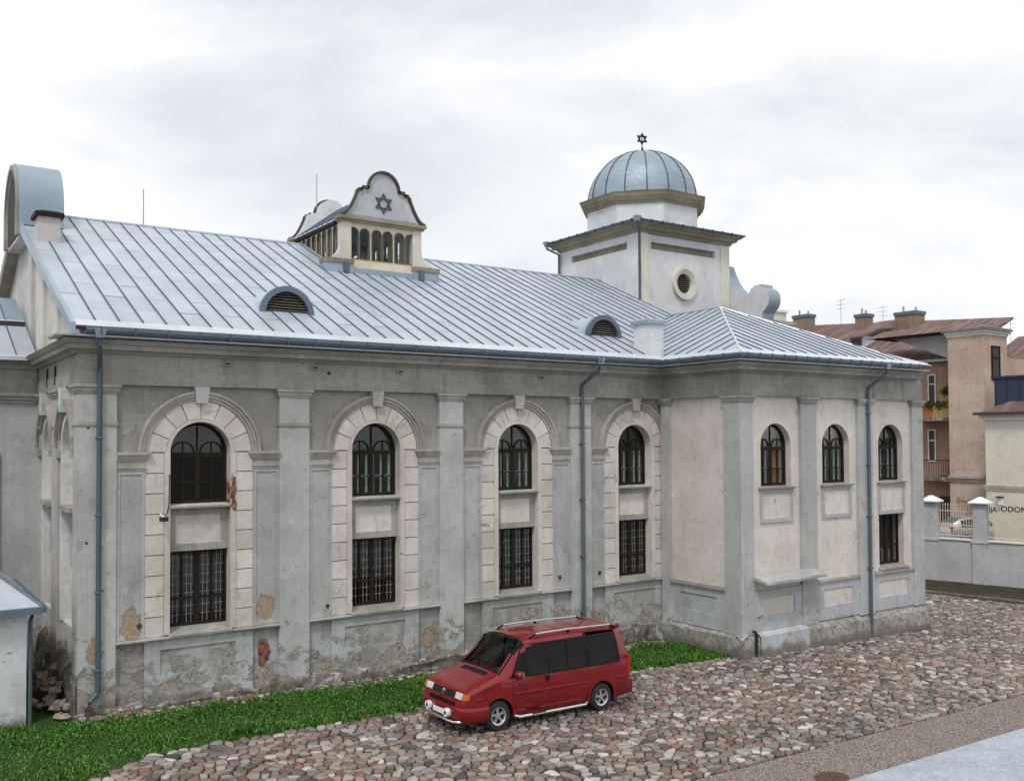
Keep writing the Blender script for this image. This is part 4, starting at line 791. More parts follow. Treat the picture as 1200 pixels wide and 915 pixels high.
B().tube([(tcx, tcy, 19.72), (tcx, tcy, 20.05)], .05, 8).tube([(tcx, tcy, 19.76), (tcx, tcy, 19.84)], .16, 10).tube([(tcx, tcy, 20.0), (tcx, tcy, 20.75)], .025, 6).obj('finial', 'iron_dark', DOME)
fs_ = F((tcx, tcy, 0), Vector((cr.x, cr.y, 0)).normalized(), Vector((-cf.x, -cf.y, 0)).normalized())
fs_ = F((tcx, tcy, 0), (.94, -.34, 0), (-.34, -.94, 0)); hexagram(fs_, 0, 20.47, .30, -.03, .03, .36, 'hexagram', 'iron_dark', DOME)
# scroll parapet beside the tower
FV = F((33.06, 0, 0), (0, -1, 0), (-1, 0, 0))
vo = [(-9.4, 11.0), (-9.4, 14.40), (-7.60, 14.40), (-7.40, 13.95), (-7.17, 13.53), (-6.95, 13.25), (-6.68, 12.99), (-6.36, 12.80), (-6.12, 12.80), (-5.96, 12.90), (-5.86, 13.08), (-5.74, 13.10), (-5.70, 13.18), (-5.30, 13.20), (-5.26, 13.06)] + [(-5.26 + .42 * math.sin(R(t)), 12.50 + .52 * math.cos(R(t))) for t in range(10, 151, 14)] + [(-5.22, 11.9), (-5.30, 11.0)]
B().plate(FV, vo, [], -.80, 0, 0, 1).obj('scroll_parapet', ['plaster_tower', 'zinc_flashing'], SY, autos=30, **FN)
stack(34.75, 35.9, 6.2, 7.0, 11.3, 12.2, 'cap_white', 'plaster_tower_trim', .08); box('parapet_coping', F((0, 6.0, 0), (1, 0, 0), (0, -1, 0)), 33.8, 36.0, -.6, .3, 11.55, 11.72, 'plaster_frieze', SY)

# ================================================================== the ground
def sheet(name, x0, x1, y0, y1, dz, mat, n=8, m=4, kind='structure', zf=None):
    v = []; f = []
    for i in range(n + 1):
        for k in range(m + 1):
            x = x0 + (x1 - x0) * i / n; y = y0 + (y1 - y0) * k / m; v.append((x, y, (zf or ground)(x) + dz))
    for i in range(n):
        for k in range(m): p = i * (m + 1) + k; f.append((p, p + m + 1, p + m + 2, p + 1))
    o = mesh_obj(name, v, f, mat, None, share=False, recalc=False); return struct(o, kind)
gx = lambda x: ground(max(-10, min(50, x)))
sheet('ground', -700, 900, -600, 900, -.10, 'soil', 160, 20, zf=gx)
sheet('path', -12, 60, -11.87, -10.22, -.012, 'path_grit', 20, 2)
def pave():
    v = []; f = []
    for i in range(21):
        x = -12 + 72 * i / 20; z = ground(x)
        v += [(x, -30, z + .05), (x, -11.9, z + .05), (x, -11.87, z + .03), (x, -11.87, z - .1)]
    for i in range(20):
        for k in range(3): p = i * 4 + k; f.append((p, p + 4, p + 5, p + 1))
    struct(mesh_obj('pavement', v, f, 'pavement_concrete', None, share=False, recalc=False))
pave()
# lawn along the wall: undulating turf with blades
def lawn_edge(x): return -3.42 + .22 * noise.noise(Vector((x * .55, 2.2, 0))) + (.28 if x > 11 else 0) * min(1, (x - 11) / 2 if x > 11 else 0) - max(0, 4.6 - x) * .9
def turf():
    v = []; f = []; n, m = 110, 18
    for i in range(n + 1):
        x = -3 + (21.9 + 3) * i / n; e = max(-9.0, lawn_edge(x))
        for k in range(m + 1):
            t = k / m; y = e + (1.2 - e) * t; z = ground(x) + .055 * min(1, t * 8) + .05 * noise.noise(Vector((x * .8, y * .8, 3))) * min(1, t * 6) - .03 + .06 * max(0, t - .75)
            v.append((x, y, z))
    for i in range(n):
        for k in range(m): p = i * (m + 1) + k; f.append((p, p + m + 1, p + m + 2, p + 1))
    return struct(mesh_obj('lawn', v, f, 'turf', None, smooth=True, share=False, recalc=False))
turf()
def turf_z(x, y):
    e = max(-9.0, lawn_edge(x)); t = (y - e) / (1.2 - e); return ground(x) + .055 * min(1, t * 8) + .05 * noise.noise(Vector((x * .8, y * .8, 3))) * min(1, t * 6) - .03 + .06 * max(0, t - .75)
def blades():
    rr = random.Random(3); v = []; f = []; tint = []
    n = 0
    def blade(x, y, z, h, w_, a, lean, col):
        nonlocal n
        ca, sa = math.cos(a), math.sin(a); lx, ly = math.cos(a + 1.57) * lean, math.sin(a + 1.57) * lean
        v.extend([(x - ca * w_, y - sa * w_, z), (x + ca * w_, y + sa * w_, z), (x + ca * w_ * .8 + lx * .45, y + sa * w_ * .8 + ly * .45, z + h * .62), (x - ca * w_ * .8 + lx * .45, y - sa * w_ * .8 + ly * .45, z + h * .62), (x + lx, y + ly, z + h)])
        f.append((n, n + 1, n + 2, n + 3)); f.append((n + 3, n + 2, n + 4)); tint.extend([tuple(c * .55 for c in col) + (1,)] * 2 + [col + (1,)] * 3); n += 5  # roots darkened: shade deep in the grass painted into each blade
    cnt = 0
    while cnt < 74000:
        x = rr.uniform(-2.5, 21.8); y0 = max(-8.5, lawn_edge(x)); y = rr.uniform(y0 - .16, -.05 if x < 3.2 else -.28)
        if x > 21.5 and False: continue
        if 2.9 < x < 3.95 and y > -.2: continue
        if x < 3.0 and y > -.06: continue
        d = noise.noise(Vector((x * 1.1, y * 1.1, 7)))
        base = -.42 - .35 * noise.noise(Vector((x * 1.3, 9, 0)))
        if y > base and x > 3.9 and rr.random() < .86: continue
        if y < y0 + .45 and rr.random() < .75 * (1 - (y - y0) / .45) + .2 * noise.noise(Vector((x * 2.5, y * 2.5, 4))): continue
        if rr.random() > .72 + .5 * d: continue
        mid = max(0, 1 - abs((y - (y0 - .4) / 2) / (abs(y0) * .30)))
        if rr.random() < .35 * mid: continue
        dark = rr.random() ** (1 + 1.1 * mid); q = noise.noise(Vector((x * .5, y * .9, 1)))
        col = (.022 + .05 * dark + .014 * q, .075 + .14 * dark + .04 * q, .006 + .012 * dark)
        if dark > .80: col = (.095, .26, .024)  # bright blades: colour variety, with leaf highlights painted in
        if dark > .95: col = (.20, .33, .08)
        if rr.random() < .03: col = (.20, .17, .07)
        broad = rr.random() < .25
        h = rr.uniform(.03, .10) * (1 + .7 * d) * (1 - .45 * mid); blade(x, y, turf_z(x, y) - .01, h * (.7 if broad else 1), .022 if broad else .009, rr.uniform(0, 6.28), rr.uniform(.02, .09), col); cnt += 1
    # tufts between the cobbles
    for _ in range(700):
        x = rr.uniform(4, 38); y = rr.uniform(-10.1, -3.2)
        if noise.noise(Vector((x * .45, y * .6, 11))) < .28: continue
        cx, cy = x, y
        for _k in range(7): blade(cx + rr.uniform(-.1, .1), cy + rr.uniform(-.1, .1), ground(cx) - .01, rr.uniform(.03, .07), .01, rr.uniform(0, 6.28), .03, (.05, .11, .02))
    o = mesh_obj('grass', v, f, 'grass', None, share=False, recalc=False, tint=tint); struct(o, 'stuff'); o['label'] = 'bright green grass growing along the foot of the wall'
blades()

# cobbles: every stone from its own cell
PAL = [(.30, .215, .19), (.37, .29, .255), (.29, .275, .26), (.22, .215, .21), (.43, .385, .345), (.10, .096, .094), (.25, .135, .11), (.38, .34, .30), (.33, .245, .21), (.54, .51, .48), (.22, .175, .155), (.14, .125, .115), (.27, .24, .21), (.18, .15, .13)]
def cobbles():
    rr = random.Random(11); sx, sy = .21, .165; pts = {}
    def inside(x, y):
        if y < -10.25 or y > 3.4 or x > 42.6 or x < 2.0: return False
        if x < 21.55: return y < lawn_edge(x) + rr.uniform(-.06, .10)
        if x < 31.75: return y < YW - .18
        return y < 3.4 and x < 39.55 + .105 * (1.7 - y)
    ny = int((3.6 + 10.4) / sy); nx = int((43 - 1.8) / sx)
    for j in range(-1, ny + 2):
        for i in range(-1, nx + 2):
            x = 1.8 + (i + (.5 if j % 2 else 0)) * sx + rr.uniform(-.42, .42) * sx; y = -10.4 + j * sy + rr.uniform(-.40, .40) * sy
            if rr.random() < .20: continue
            pts[(i, j)] = (x, y)
    camp = Vector((0, -23, 6.29)); cells = []
    for (i, j), (x, y) in pts.items():
        if not inside(x, y): continue
        rel = Vector((x, y, 0)) - camp; fwd = rel.dot(cf); lat = rel.dot(cr)
        if lat / fwd > .66: continue
        poly = [(x - .3, y - .3), (x + .3, y - .3), (x + .3, y + .3), (x - .3, y + .3)]
        for di in range(-2, 3):
            for dj in range(-2, 3):
                q = pts.get((i + di, j + dj))
                if q is None or (di == 0 and dj == 0): continue
                a, b = q[0] - x, q[1] - y; poly = clip(poly, a, b, (q[0] ** 2 + q[1] ** 2 - x * x - y * y) / 2)
                if len(poly) < 3: break
            if len(poly) < 3: break
        if len(poly) < 3 or area(poly) < .008: continue
        if -10.22 > min(p[1] for p in poly): poly = clip(poly, 0, -1, 10.21)
        if len(poly) < 3: continue
        cells.append((fwd, x, y, poly))
    cells.sort(key=lambda c: c[0])
    def stone(x, y, poly):
        # resample the outline, round its corners
        P = []
        for k in range(len(poly)):
            p, q = poly[k], poly[(k + 1) % len(poly)]
            if math.dist(p, q) < .03: continue
            P += [(p[0] * .83 + q[0] * .17, p[1] * .83 + q[1] * .17), (p[0] * .17 + q[0] * .83, p[1] * .17 + q[1] * .83)]
        if len(P) < 5: P = list(poly)
        cx = sum(p[0] for p in P) / len(P); cy = sum(p[1] for p in P) / len(P); n = len(P); zg = ground(cx) + .018 * noise.noise(Vector((cx * .7, cy * .7, 5))) + rr.uniform(-.016, .012)
        hh = rr.uniform(.016, .036); tx, ty = rr.uniform(-.10, .10), rr.uniform(-.10, .10); gap = rr.uniform(.80, .91) + .04 * noise.noise(Vector((cx * .5, cy * .5, 8)))
        v = []; f = []
        for s, z in ((gap * .96, -.09), (gap, -.012), (gap * .95, hh * .70), (gap * .74, hh)):
            for (a, b) in P: dx, dy = (a - cx) * s, (b - cy) * s; v.append((cx + dx, cy + dy, zg + z + (dx * tx + dy * ty if z > 0 else 0)))
        v.append((cx, cy, zg + hh * 1.03))
        for r_ in range(3):
            for k in range(n): f.append((r_ * n + k, r_ * n + (k + 1) % n, (r_ + 1) * n + (k + 1) % n, (r_ + 1) * n + k))
        f += [(3 * n + k, 3 * n + (k + 1) % n, 4 * n) for k in range(n)]
        c = rr.choice(PAL); q = rr.uniform(.54, 1.08); red = noise.noise(Vector((cx * .35, cy * .35, 2))) * .10
        gm_ = (c[0] + c[1] + c[2]) / 3; c = tuple(lerp(x_, gm_, .02) for x_ in c); col = (min(1, c[0] * q * (1 + red)), min(1, c[1] * q), min(1, c[2] * q * (1 - red * .5)), 1)
        return v, f, [col] * len(v)
    bed = struct(mesh_obj('cobbled_yard', *bedmesh(), 'soil', None, share=False, recalc=False))
    V = []; Fc = []; T = []
    for k, (fw, x, y, poly) in enumerate(cells):
        v, f, t = stone(x, y, poly)
        if k < 300: mesh_obj('cobblestone', v, f, 'cobble', bed, smooth=True, share=False, tint=t, recalc=False)
        else:
            n = len(V); V += v; T += t; Fc += [tuple(i + n for i in q) for q in f]
    o = mesh_obj('cobblestones', V, Fc, 'cobble', bed, smooth=True, share=False, tint=T, recalc=False); o['kind'] = 'stuff'
def bedmesh():
    v = []; f = []; n = 44
    for i in range(n + 1):
        x = 1.5 + (43.5 - 1.5) * i / n; z = ground(x) - .03; v += [(x, -10.22, z), (x, -6.6, z), (x, -3.0, z), (x, 3.6, z)]
    for i in range(n):
        for k in range(3): p = i * 4 + k; f.append((p, p + 4, p + 5, p + 1))
    return v, f
cobbles()

# loose rubble along the foot of the wall
def pebble(rr, x, y, z, r, sq=.6, ang=.3):
    v = []; f = []; n, m = 7, 4; sd_ = rr.uniform(0, 99)
    a_ = rr.uniform(0, 6.28); ex = rr.uniform(.75, 1.35)
    for j in range(m + 1):
        e = -math.pi / 2 + math.pi * j / m
        for k in range(n):
            t = 2 * math.pi * k / n; q = 1 + ang * noise.noise(Vector((math.cos(t) * 1.6 + sd_, math.sin(t) * 1.6, e * 1.4)))
            px, py = r * q * math.cos(e) * math.cos(t) * ex, r * q * math.cos(e) * math.sin(t)
            v.append((x + px * math.cos(a_) - py * math.sin(a_), y + px * math.sin(a_) + py * math.cos(a_), z + r * sq * q * math.sin(e)))
    for j in range(m):
        for k in range(n): f.append((j * n + k, j * n + (k + 1) % n, (j + 1) * n + (k + 1) % n, (j + 1) * n + k))
    return v, f
def rubble():
    rr = random.Random(5); V = []; Fc = []; T = []
    for _ in range(1500):
        x = rr.uniform(4.0, 21.7); y = -.16 - abs(rr.gauss(0, .22)) - (.35 * rr.random() if x > 17.5 else 0); r = rr.choice((.025, .035, .05, .07)) * rr.uniform(.7, 1.2)
        v, f = pebble(rr, x, y, turf_z(x, y) + r * .15, r); n = len(V); V += v; Fc += [tuple(i + n for i in q) for q in f]
        c = rr.choice(PAL + [(.5, .5, .48), (.2, .16, .13), (.16, .13, .1)]); q = rr.uniform(.6, 1.0); T += [(c[0] * q, c[1] * q, c[2] * q, 1)] * len(v)
    o = struct(mesh_obj('rubble', V, Fc, 'cobble', None, smooth=True, share=False, tint=T, recalc=False), 'stuff'); o['label'] = 'loose stone rubble strewn along the foot of the grey wall'
    # heap between shed and gable end: stones one can count
    k = 0
    for k in range(34):
        y = rr.uniform(-.05, 2.6); x = rr.uniform(3.25, 3.92); z = ground(x) + .06 + max(0, y) * .26 * (x - 2.9) + rr.uniform(0, .16) * (x - 3.1); r = rr.uniform(.07, .17)
        v, f = pebble(rr, x, y, z, r, .7, .85); o = mesh_obj('rubble_stone', v, f, 'stone_rubble', None, autos=38, share=False, recalc=False)
        tag(o, 'rough brown fieldstone in the heap between the white shed and the gable end', 'stone', 'stones heaped beside the shed')
rubble()
# earth strip below the boundary wall, manhole in the path
WD = Vector((.207, -.978, 0)); WP = Vector((43.45, 2.5, 0)); FF = F(WP, WD, (-.978, -.207, 0))
gz = ground(43)
sv = [FF.p(-4, .0, gz + .14), FF.p(8, .0, gz + .14), FF.p(8, 3.2, gz + .06), FF.p(-4, 3.2, gz + .06), FF.p(-4, 3.2, gz - .2), FF.p(8, 3.2, gz - .2)]
struct(mesh_obj('earth_bed', sv, [(0, 1, 2, 3), (3, 2, 5, 4)], 'soil', None, recalc=False))
for a in range(12): pass
kb = tag(empty('kerb', FF.p(2, 3.26, gz - .05)), 'low dark stone kerb edging the earth bed below the boundary wall', 'kerb')
for k in range(14): B().box(FF, -4 + k * .86, -4 + k * .86 + .84, 3.2, 3.32, gz - .2, gz + .085 + random.uniform(-.01, .01)).obj('kerb_stone', 'stone_rubble', kb)
MH = tag(mesh_obj('manhole_cover', *(lambda b: (b.v, b.f))(B().prism([Vector((15.22 + .36 * math.cos(k * .2618), -11.55 + .30 * math.sin(k * .2618), ground(15.2) - .05)) for k in range(24)], [Vector((15.22 + .36 * math.cos(k * .2618), -11.55 + .30 * math.sin(k * .2618), ground(15.2) + .012)) for k in range(24)])), 'manhole_rust', None), 'rust brown round manhole cover set in the grit path', 'manhole cover')
for k in range(5): B().box(F((15.22, -11.55, ground(15.2)), (1, 0, 0), (0, 1, 0)), -.22, .22, -.2 + k * .09, -.16 + k * .09, .012, .02).obj('cover_rib', 'manhole_rust', MH)

# ================================================================== white shed
SH = tag(empty('shed', (.5, 2, .1)), 'small white plastered shed with hipped zinc roof beside the gable end', 'shed')
fs = F((0, -.02, 0), (1, 0, 0), (0, -1, 0)); box('wall', fs, -3.5, 2.96, -4.5, 0, -.1, 2.72, 'plaster_shed', SH)
e0, e1, f0, f1, hz = -3.8, 3.24, -.28, 4.75, 2.70
rf = B().add([Vector((e0, f0, hz)), Vector((e1, f0, hz)), Vector((e1, f1, hz)), Vector((e0, f1, hz)), Vector((e1 - 2.5, 2.24, hz + 2.1)), Vector((e0 + 2.5, 2.24, hz + 2.1))], [(0, 1, 4, 5), (1, 2, 4), (2, 3, 5, 4), (3, 0, 5)]).obj('roof', 'zinc_roof', SH)
B().box(F((0, f0, 0), (1, 0, 0), (0, -1, 0)), e0, e1, -.02, .1, hz - .12, hz + .02).obj('gutter', 'zinc_gutter', SH); B().box(F((e1, 0, 0), (0, 1, 0), (1, 0, 0)), f0, f1, -.02, .08, hz - .11, hz + .015).obj('gutter', 'zinc_gutter', SH)
B().box(fs, 2.9, 3.2, -4.5, .2, 2.6, 2.69).obj('soffit', 'wood_dark', SH); B().tube([Vector((e1 - .15, -.1, hz - .1)), Vector((3.04, .02, 2.4)), Vector((3.04, .02, .15))], .045, 8).obj('downpipe', 'zinc_pipe', SH, autos=50)
B().tube([Vector((e1, f0, hz + .02)), Vector((e1 - 2.5, 2.24, hz + 2.12))], .03, 6).obj('hip_cap', 'zinc_gutter', SH)

# ================================================================== boundary wall with railing
BW = tag(empty('boundary_wall', WP), 'grey plastered boundary wall with capped pillars and cream iron railing', 'wall')
zc = 1.34; zb = gz - .1
pil = [-3.35, -.75 - .0, 1.26, 3.87, 6.5]
pil = [-3.8, -1.06, 1.20, 3.80, 6.4]
B().box(FF, -5, 8.5, -.30, 0, zb, zc).obj('wall_body', 'plaster_fence', BW)
for i, a in enumerate(pil):
    o = B().box(FF, a - .34, a + .34, -.36, .09, zb, zc - .02).box(FF, a - .30, a + .30, -.32, .05, zc - .02, 3.10).obj('pillar', 'plaster_fence', BW)
    B().box(FF, a - .38, a + .38, -.40, .13, zc - .09, zc - .02).obj('pillar_band', 'plaster_fence', o)
    c_ = [FF.p(a - .47, .22, 3.18), FF.p(a + .47, .22, 3.18), FF.p(a + .47, -.49, 3.18), FF.p(a - .47, -.49, 3.18)]; lo_ = [p - Vector((0, 0, .05)) for p in c_]; tp_ = [FF.p(a - .06, -.09, 3.44), FF.p(a + .06, -.09, 3.44), FF.p(a + .06, -.18, 3.44), FF.p(a - .06, -.18, 3.44)]
    B().prism(lo_, c_).prism(c_, tp_).obj('pillar_cap', 'cap_white', o); B().box(FF, a - .36, a + .36, -.38, .11, 3.10, 3.128).obj('pillar_neck', 'plaster_moulding', o)
    if i < len(pil) - 1:
        p, q = a + .35, pil[i + 1] - .35
        B().box(FF, p - .02, q + .02, -.36, .07, zc, zc + .06).obj('coping', 'cap_white', BW)
        rl = B().box(FF, p - .05, q + .05, -.155, -.115, zc + .18, zc + .22).box(FF, p - .05, q + .05, -.155, -.115, 2.02, 2.06).box(FF, p - .05, q + .05, -.155, -.115, 2.70, 2.74).obj('railing', 'fence_paint', BW)
        nb = int((q - p) / .118)
        for k in range(nb):
            x = p + (k + .5) * (q - p) / nb
            B().box(FF, x - .011, x + .011, -.146, -.124, zc + .08, 3.0).prism([FF.p(x - .022, -.157, 3.0), FF.p(x + .022, -.157, 3.0), FF.p(x + .022, -.113, 3.0), FF.p(x - .022, -.113, 3.0)], [FF.p(x - .004, -.139, 3.09), FF.p(x + .004, -.139, 3.09), FF.p(x + .004, -.131, 3.09), FF.p(x - .004, -.131, 3.09)]).obj('railing_bar', 'fence_paint', rl)
# lettering fixed to the railing
def lettering(txt, fr, a, d, z, size, mat, parent, name='lettering', depth=.015):
    cu_ = bpy.data.curves.new('lettering', 'FONT'); cu_.body = txt; cu_.size = size; cu_.extrude = depth; cu_.offset = .004
    t = bpy.data.objects.new('lettering_tmp', cu_); COL.objects.link(t); bpy.context.view_layer.update()
    me = t.to_mesh(); vs = [fr.p(a + v.co.x, d + v.co.z, z + v.co.y) for v in me.vertices]; fc = [tuple(p.vertices) for p in me.polygons]; t.to_mesh_clear()
    bpy.data.objects.remove(t); bpy.data.curves.remove(cu_)
    return mesh_obj(name, vs, fc, mat, parent, share=False)
SG = tag(empty('sign_letters', FF.p(2.6, -.1, 2.7)), 'dark sign letters fixed along the top of the cream railing', 'sign'); lettering('IJA', FF, 1.58, -.09, 2.78, .30, 'sign_dark', SG); lettering('ODON', FF, 2.10, -.09, 2.80, .36, 'sign_dark', SG)

# ================================================================== raised yard and houses beyond
struct(mesh_obj('terrace', [FF.p(-40, -.3, .78), FF.p(9, -.3, .78), FF.p(9, -60, .78), FF.p(-40, -60, .78)], [(0, 1, 2, 3)], 'path_grit', None, recalc=False))
def fX(x): return F((x, 0, 0), (0, 1, 0), (-1, 0, 0))
def fY(y): return F((0, y, 0), (1, 0, 0), (0, -1, 0))
def win(parent, fr, a0, a1, z0, z1, d, m='frame_white', bars=True, name='window'):
    o = B().plate(fr, rect(a0, a1, z0, z1), [rect(a0 + .07, a1 - .07, z0 + .07, z1 - .07)], d - .05, d + .02).obj(name, m, parent)
    box('pane', fr, a0 + .06, a1 - .06, d - .04, d - .02, z0 + .06, z1 - .06, 'tar_dark', o)
    if bars: box('transom', fr, a0 + .07, a1 - .07, d - .03, d + .01, z0 + (z1 - z0) * .64, z0 + (z1 - z0) * .64 + .07, m, o)
    return o
PK = tag(empty('pink_house', (51, 8, .8)), 'weathered pink tenement with stair tower, rusty roof and plant-hung balconies', 'house')
f50, f52, f44 = fX(50), fX(52), fY(4.44)
box('stair_tower', F((0, 0, 0), (1, 0, 0), (0, 1, 0)), 50, 52.4, 4.44, 6.5, .7, 11.85, 'plaster_pink', PK)
box('wall', F((0, 0, 0), (1, 0, 0), (0, 1, 0)), 52, 62, 7.05, 30, .7, 10.75, 'plaster_pink_dark', PK)
box('wall', F((0, 0, 0), (1, 0, 0), (0, 1, 0)), 52.38, 62, 4.6, 7.05, .7, 10.7, 'plaster_pink', PK)
for z0, z1, d in ((11.85, 11.98, .06), (11.98, 12.12, .14)): box('tower_cornice', F((0, 0, 0), (1, 0, 0), (0, 1, 0)), 50 - d, 52.4 + d, 4.44 - d, 6.5 + d, z0, z1, 'plaster_house_cream', PK)
box('tower_gutter', F((0, 0, 0), (1, 0, 0), (0, 1, 0)), 49.75, 52.6, 4.2, 6.75, 12.12, 12.22, 'zinc_flashing', PK)
B().add([Vector((49.7, 4.15, 12.2)), Vector((52.75, 4.15, 12.2)), Vector((52.75, 11.5, 12.2)), Vector((49.7, 11.5, 12.2)), Vector((51.4, 5.6, 12.75)), Vector((51.4, 11.5, 12.75))], [(0, 1, 4), (1, 2, 5, 4), (2, 3, 5), (3, 0, 4, 5)]).obj('tower_roof', 'roof_rust', PK)
win(PK, f44, 50.72, 51.55, 9.4, 11.28, .06, 'wood_dark')
for k, (y0, y1, z0, z1) in enumerate(((8.45, 8.95, 8.3, 10.0), (8.5, 9.0, 4.85, 6.75), (9.9, 10.7, 4.85, 6.75), (9.9, 10.7, 8.3, 10.0))): win(PK, f52, y0, y1, z0, z1, .03)
box('door', f52, 7.6, 8.3, -.05, .04, 7.4, 9.35, 'balcony_yellow', PK); box('door', f52, 7.62, 8.3, -.05, .04, 4.05, 6.05, 'plaster_pink_dark', PK)
box('doorway', f52, 7.5, 8.3, -.05, .03, .9, 2.85, 'shade_dark', PK)
for zt in (7.45, 4.0):
    o = box('balcony', F((0, 0, 0), (1, 0, 0), (0, 1, 0)), 50.8, 52, 6.52, 9.4, zt - .22, zt, 'plinth_stone', PK)
    if zt > 7: box('balustrade', fX(50.8), 6.53, 7.95, -.04, 0, zt, zt + .62, 'balcony_yellow', o); box('balustrade', fX(50.8), 7.95, 9.4, -.04, 0, zt, zt + .62, 'balcony_orange', o)
    else:
        box('handrail', fX(50.8), 6.53, 9.4, -.04, 0, zt + .95, zt + 1.0, 'iron_dark', o)
        for k in range(19): box('baluster', fX(50.8), 6.6 + k * .15, 6.62 + k * .15, -.03, -.01, zt, zt + .95, 'iron_dark', o)
rr = random.Random(8); v = []; f = []
for _ in range(420):
    y = rr.uniform(7.0, 9.3); z = 8.05 + rr.uniform(0, .32) - (.25 * rr.random() if rr.random() < .3 else 0); x = 50.72 + rr.uniform(-.12, .12)
    if _ > 340: y, z, x = 7.8 + rr.gauss(0, .16), 8.95 + rr.gauss(0, .14), 51.9
    n = len(v); s = .07; d1 = Vector((rr.uniform(-1, 1), rr.uniform(-1, 1), rr.uniform(-1, 1))).normalized() * s; d2 = d1.cross(Vector((rr.random(), rr.random(), .3))).normalized() * s * .6; c0 = Vector((x, y, z)); v += [c0 - d1, c0 + d2, c0 + d1, c0 - d2]; f.append((n, n + 1, n + 2, n + 3))
tag(mesh_obj('balcony_plant', v, f, 'plant_leaf', None, share=False, recalc=False), 'dark green trailing plants hung along the orange and yellow balcony', 'plant')
for z0, z1, d in ((3.85, 4.02, .10), (4.02, 4.16, .18)): box('string_course', f50, 4.42, 6.51, -.02, d, z0, z1, 'plaster_moulding', PK)
B().tube([f50.p(6.0, .12, 3.0), f50.p(5.9, .14, 2.82), f50.p(5.0, .14, 2.72)], .05, 6).obj('wall_pipe', 'stone_rubble', PK)
# long rusty roof slope with dormer, chimneys
RO = B().hexa([Vector((51.6, 7.2, 10.72)), Vector((51.6, 34, 10.72)), Vector((58.5, 34, 15.4)), Vector((58.5, 7.2, 13.55)), Vector((51.6, 7.2, 10.85)), Vector((51.6, 34, 10.85)), Vector((58.5, 34, 15.55)), Vector((58.5, 7.2, 13.7))]).obj('roof', 'roof_rust', PK)
box('gutter', fX(51.6), 7.2, 34, -.02, .14, 10.70, 10.84, 'zinc_flashing', PK)
B().prism([Vector((51.0, 6.6, 10.6)), Vector((51.0, 10.4, 12.15)), Vector((51.0, 6.6, 12.15))], [Vector((51.2, 6.6, 10.6)), Vector((51.2, 10.4, 12.15)), Vector((51.2, 6.6, 12.15))]).obj('party_wall', 'plaster_grey_wall', PK)
dm = box('dormer', F((0, 0, 0), (1, 0, 0), (0, 1, 0)), 53.4, 55.6, 14.3, 15.3, 11.8, 12.9, 'plaster_grey_wall', PK); B().add([Vector((53.1, 14.1, 12.85)), Vector((53.1, 15.6, 12.85)), Vector((57, 15.6, 14.2)), Vector((57, 14.1, 14.2))], [(0, 1, 2, 3)]).obj('dormer_roof', 'roof_rust', dm); box('dormer_window', fX(53.39), 14.4, 15.2, -.01, .03, 12.1, 12.75, 'tar_dark', dm)
for (y0, y1, x0, x1, z0, z1) in ((16.95, 17.85, 57.6, 58.4, 13.2, 14.75), (13.1, 14.6, 57.4, 58.5, 12.8, 14.5), (14.75, 15.6, 58.2, 58.9, 12.8, 14.05), (22.0, 23.4, 57.8, 58.6, 14.2, 15.3)):
    o = box('chimney', F((0, 0, 0), (1, 0, 0), (0, 1, 0)), x0, x1, y0, y1, z0, z1, 'brick_chimney', PK); box('chimney_cap', F((0, 0, 0), (1, 0, 0), (0, 1, 0)), x0 - .07, x1 + .07, y0 - .07, y1 + .07, z1, z1 + .22, 'zinc_gutter', o)
    for k in range(2): B().tube([Vector(((x0 + x1) / 2, y0 + .3 + k * (y1 - y0 - .6), z1 + .2)), Vector(((x0 + x1) / 2, y0 + .3 + k * (y1 - y0 - .6), z1 + .5 + .15 * k))], .07, 8).obj('flue', 'zinc_flashing', o)
for (x, y, z, h) in ((58, 19.3, 14.2, 2.1), (58, 15.9, 13.6, 1.8), (62, 9.2, 11.9, 2.2)):
    b = B().tube([(x, y, z), (x, y, z + h)], .02, 5)
    for k in range(3): b.tube([(x, y - .35, z + h - .1 - .3 * k), (x, y + .35, z + h - .1 - .3 * k)], .014, 4)
    b.obj('antenna', 'iron_light', PK)
FH = tag(empty('far_house', (64, 8, .8)), 'far brown house with grey rusty roof beside the stair tower', 'house')
box('wall', F((0, 0, 0), (1, 0, 0), (0, 1, 0)), 62.0, 72, -4, 11, .7, 10.8, 'plaster_house_cream', FH)
B().hexa([Vector((61.6, -4.3, 10.75)), Vector((61.6, 11.3, 10.75)), Vector((67, 11.3, 13.2)), Vector((67, -4.3, 13.2)), Vector((61.6, -4.3, 10.9)), Vector((61.6, 11.3, 10.9)), Vector((67, 11.3, 13.35)), Vector((67, -4.3, 13.35))]).obj('roof', 'roof_rust', FH); box('gutter', fX(61.6), -4.3, 11.3, 0, .14, 10.7, 10.88, 'cap_white', FH); box('chimney', F((0, 0, 0), (1, 0, 0), (0, 1, 0)), 65, 66, 7.5, 9.3, 12, 13.6, 'brick_chimney', FH)
CH = tag(empty('cream_house', (50, -1, .8)), 'pale cream plastered house with dark navy metal attic', 'house')
AX = F((0, 0, 0), (1, 0, 0), (0, 1, 0))
box('wall', AX, 47, 56, -9, 2.8, .7, 7.12, 'plaster_house_cream', CH)
for z0, z1, d in ((3.70, 3.85, .10), (3.60, 3.70, .05), (7.12, 7.3, .10), (7.3, 7.42, .2)): box('string_course', AX, 47 - d, 56, -9, 2.8 + d, z0, z1, 'plaster_moulding' if z0 < 4 and z0 > 3.65 else 'plaster_house_cream', CH)
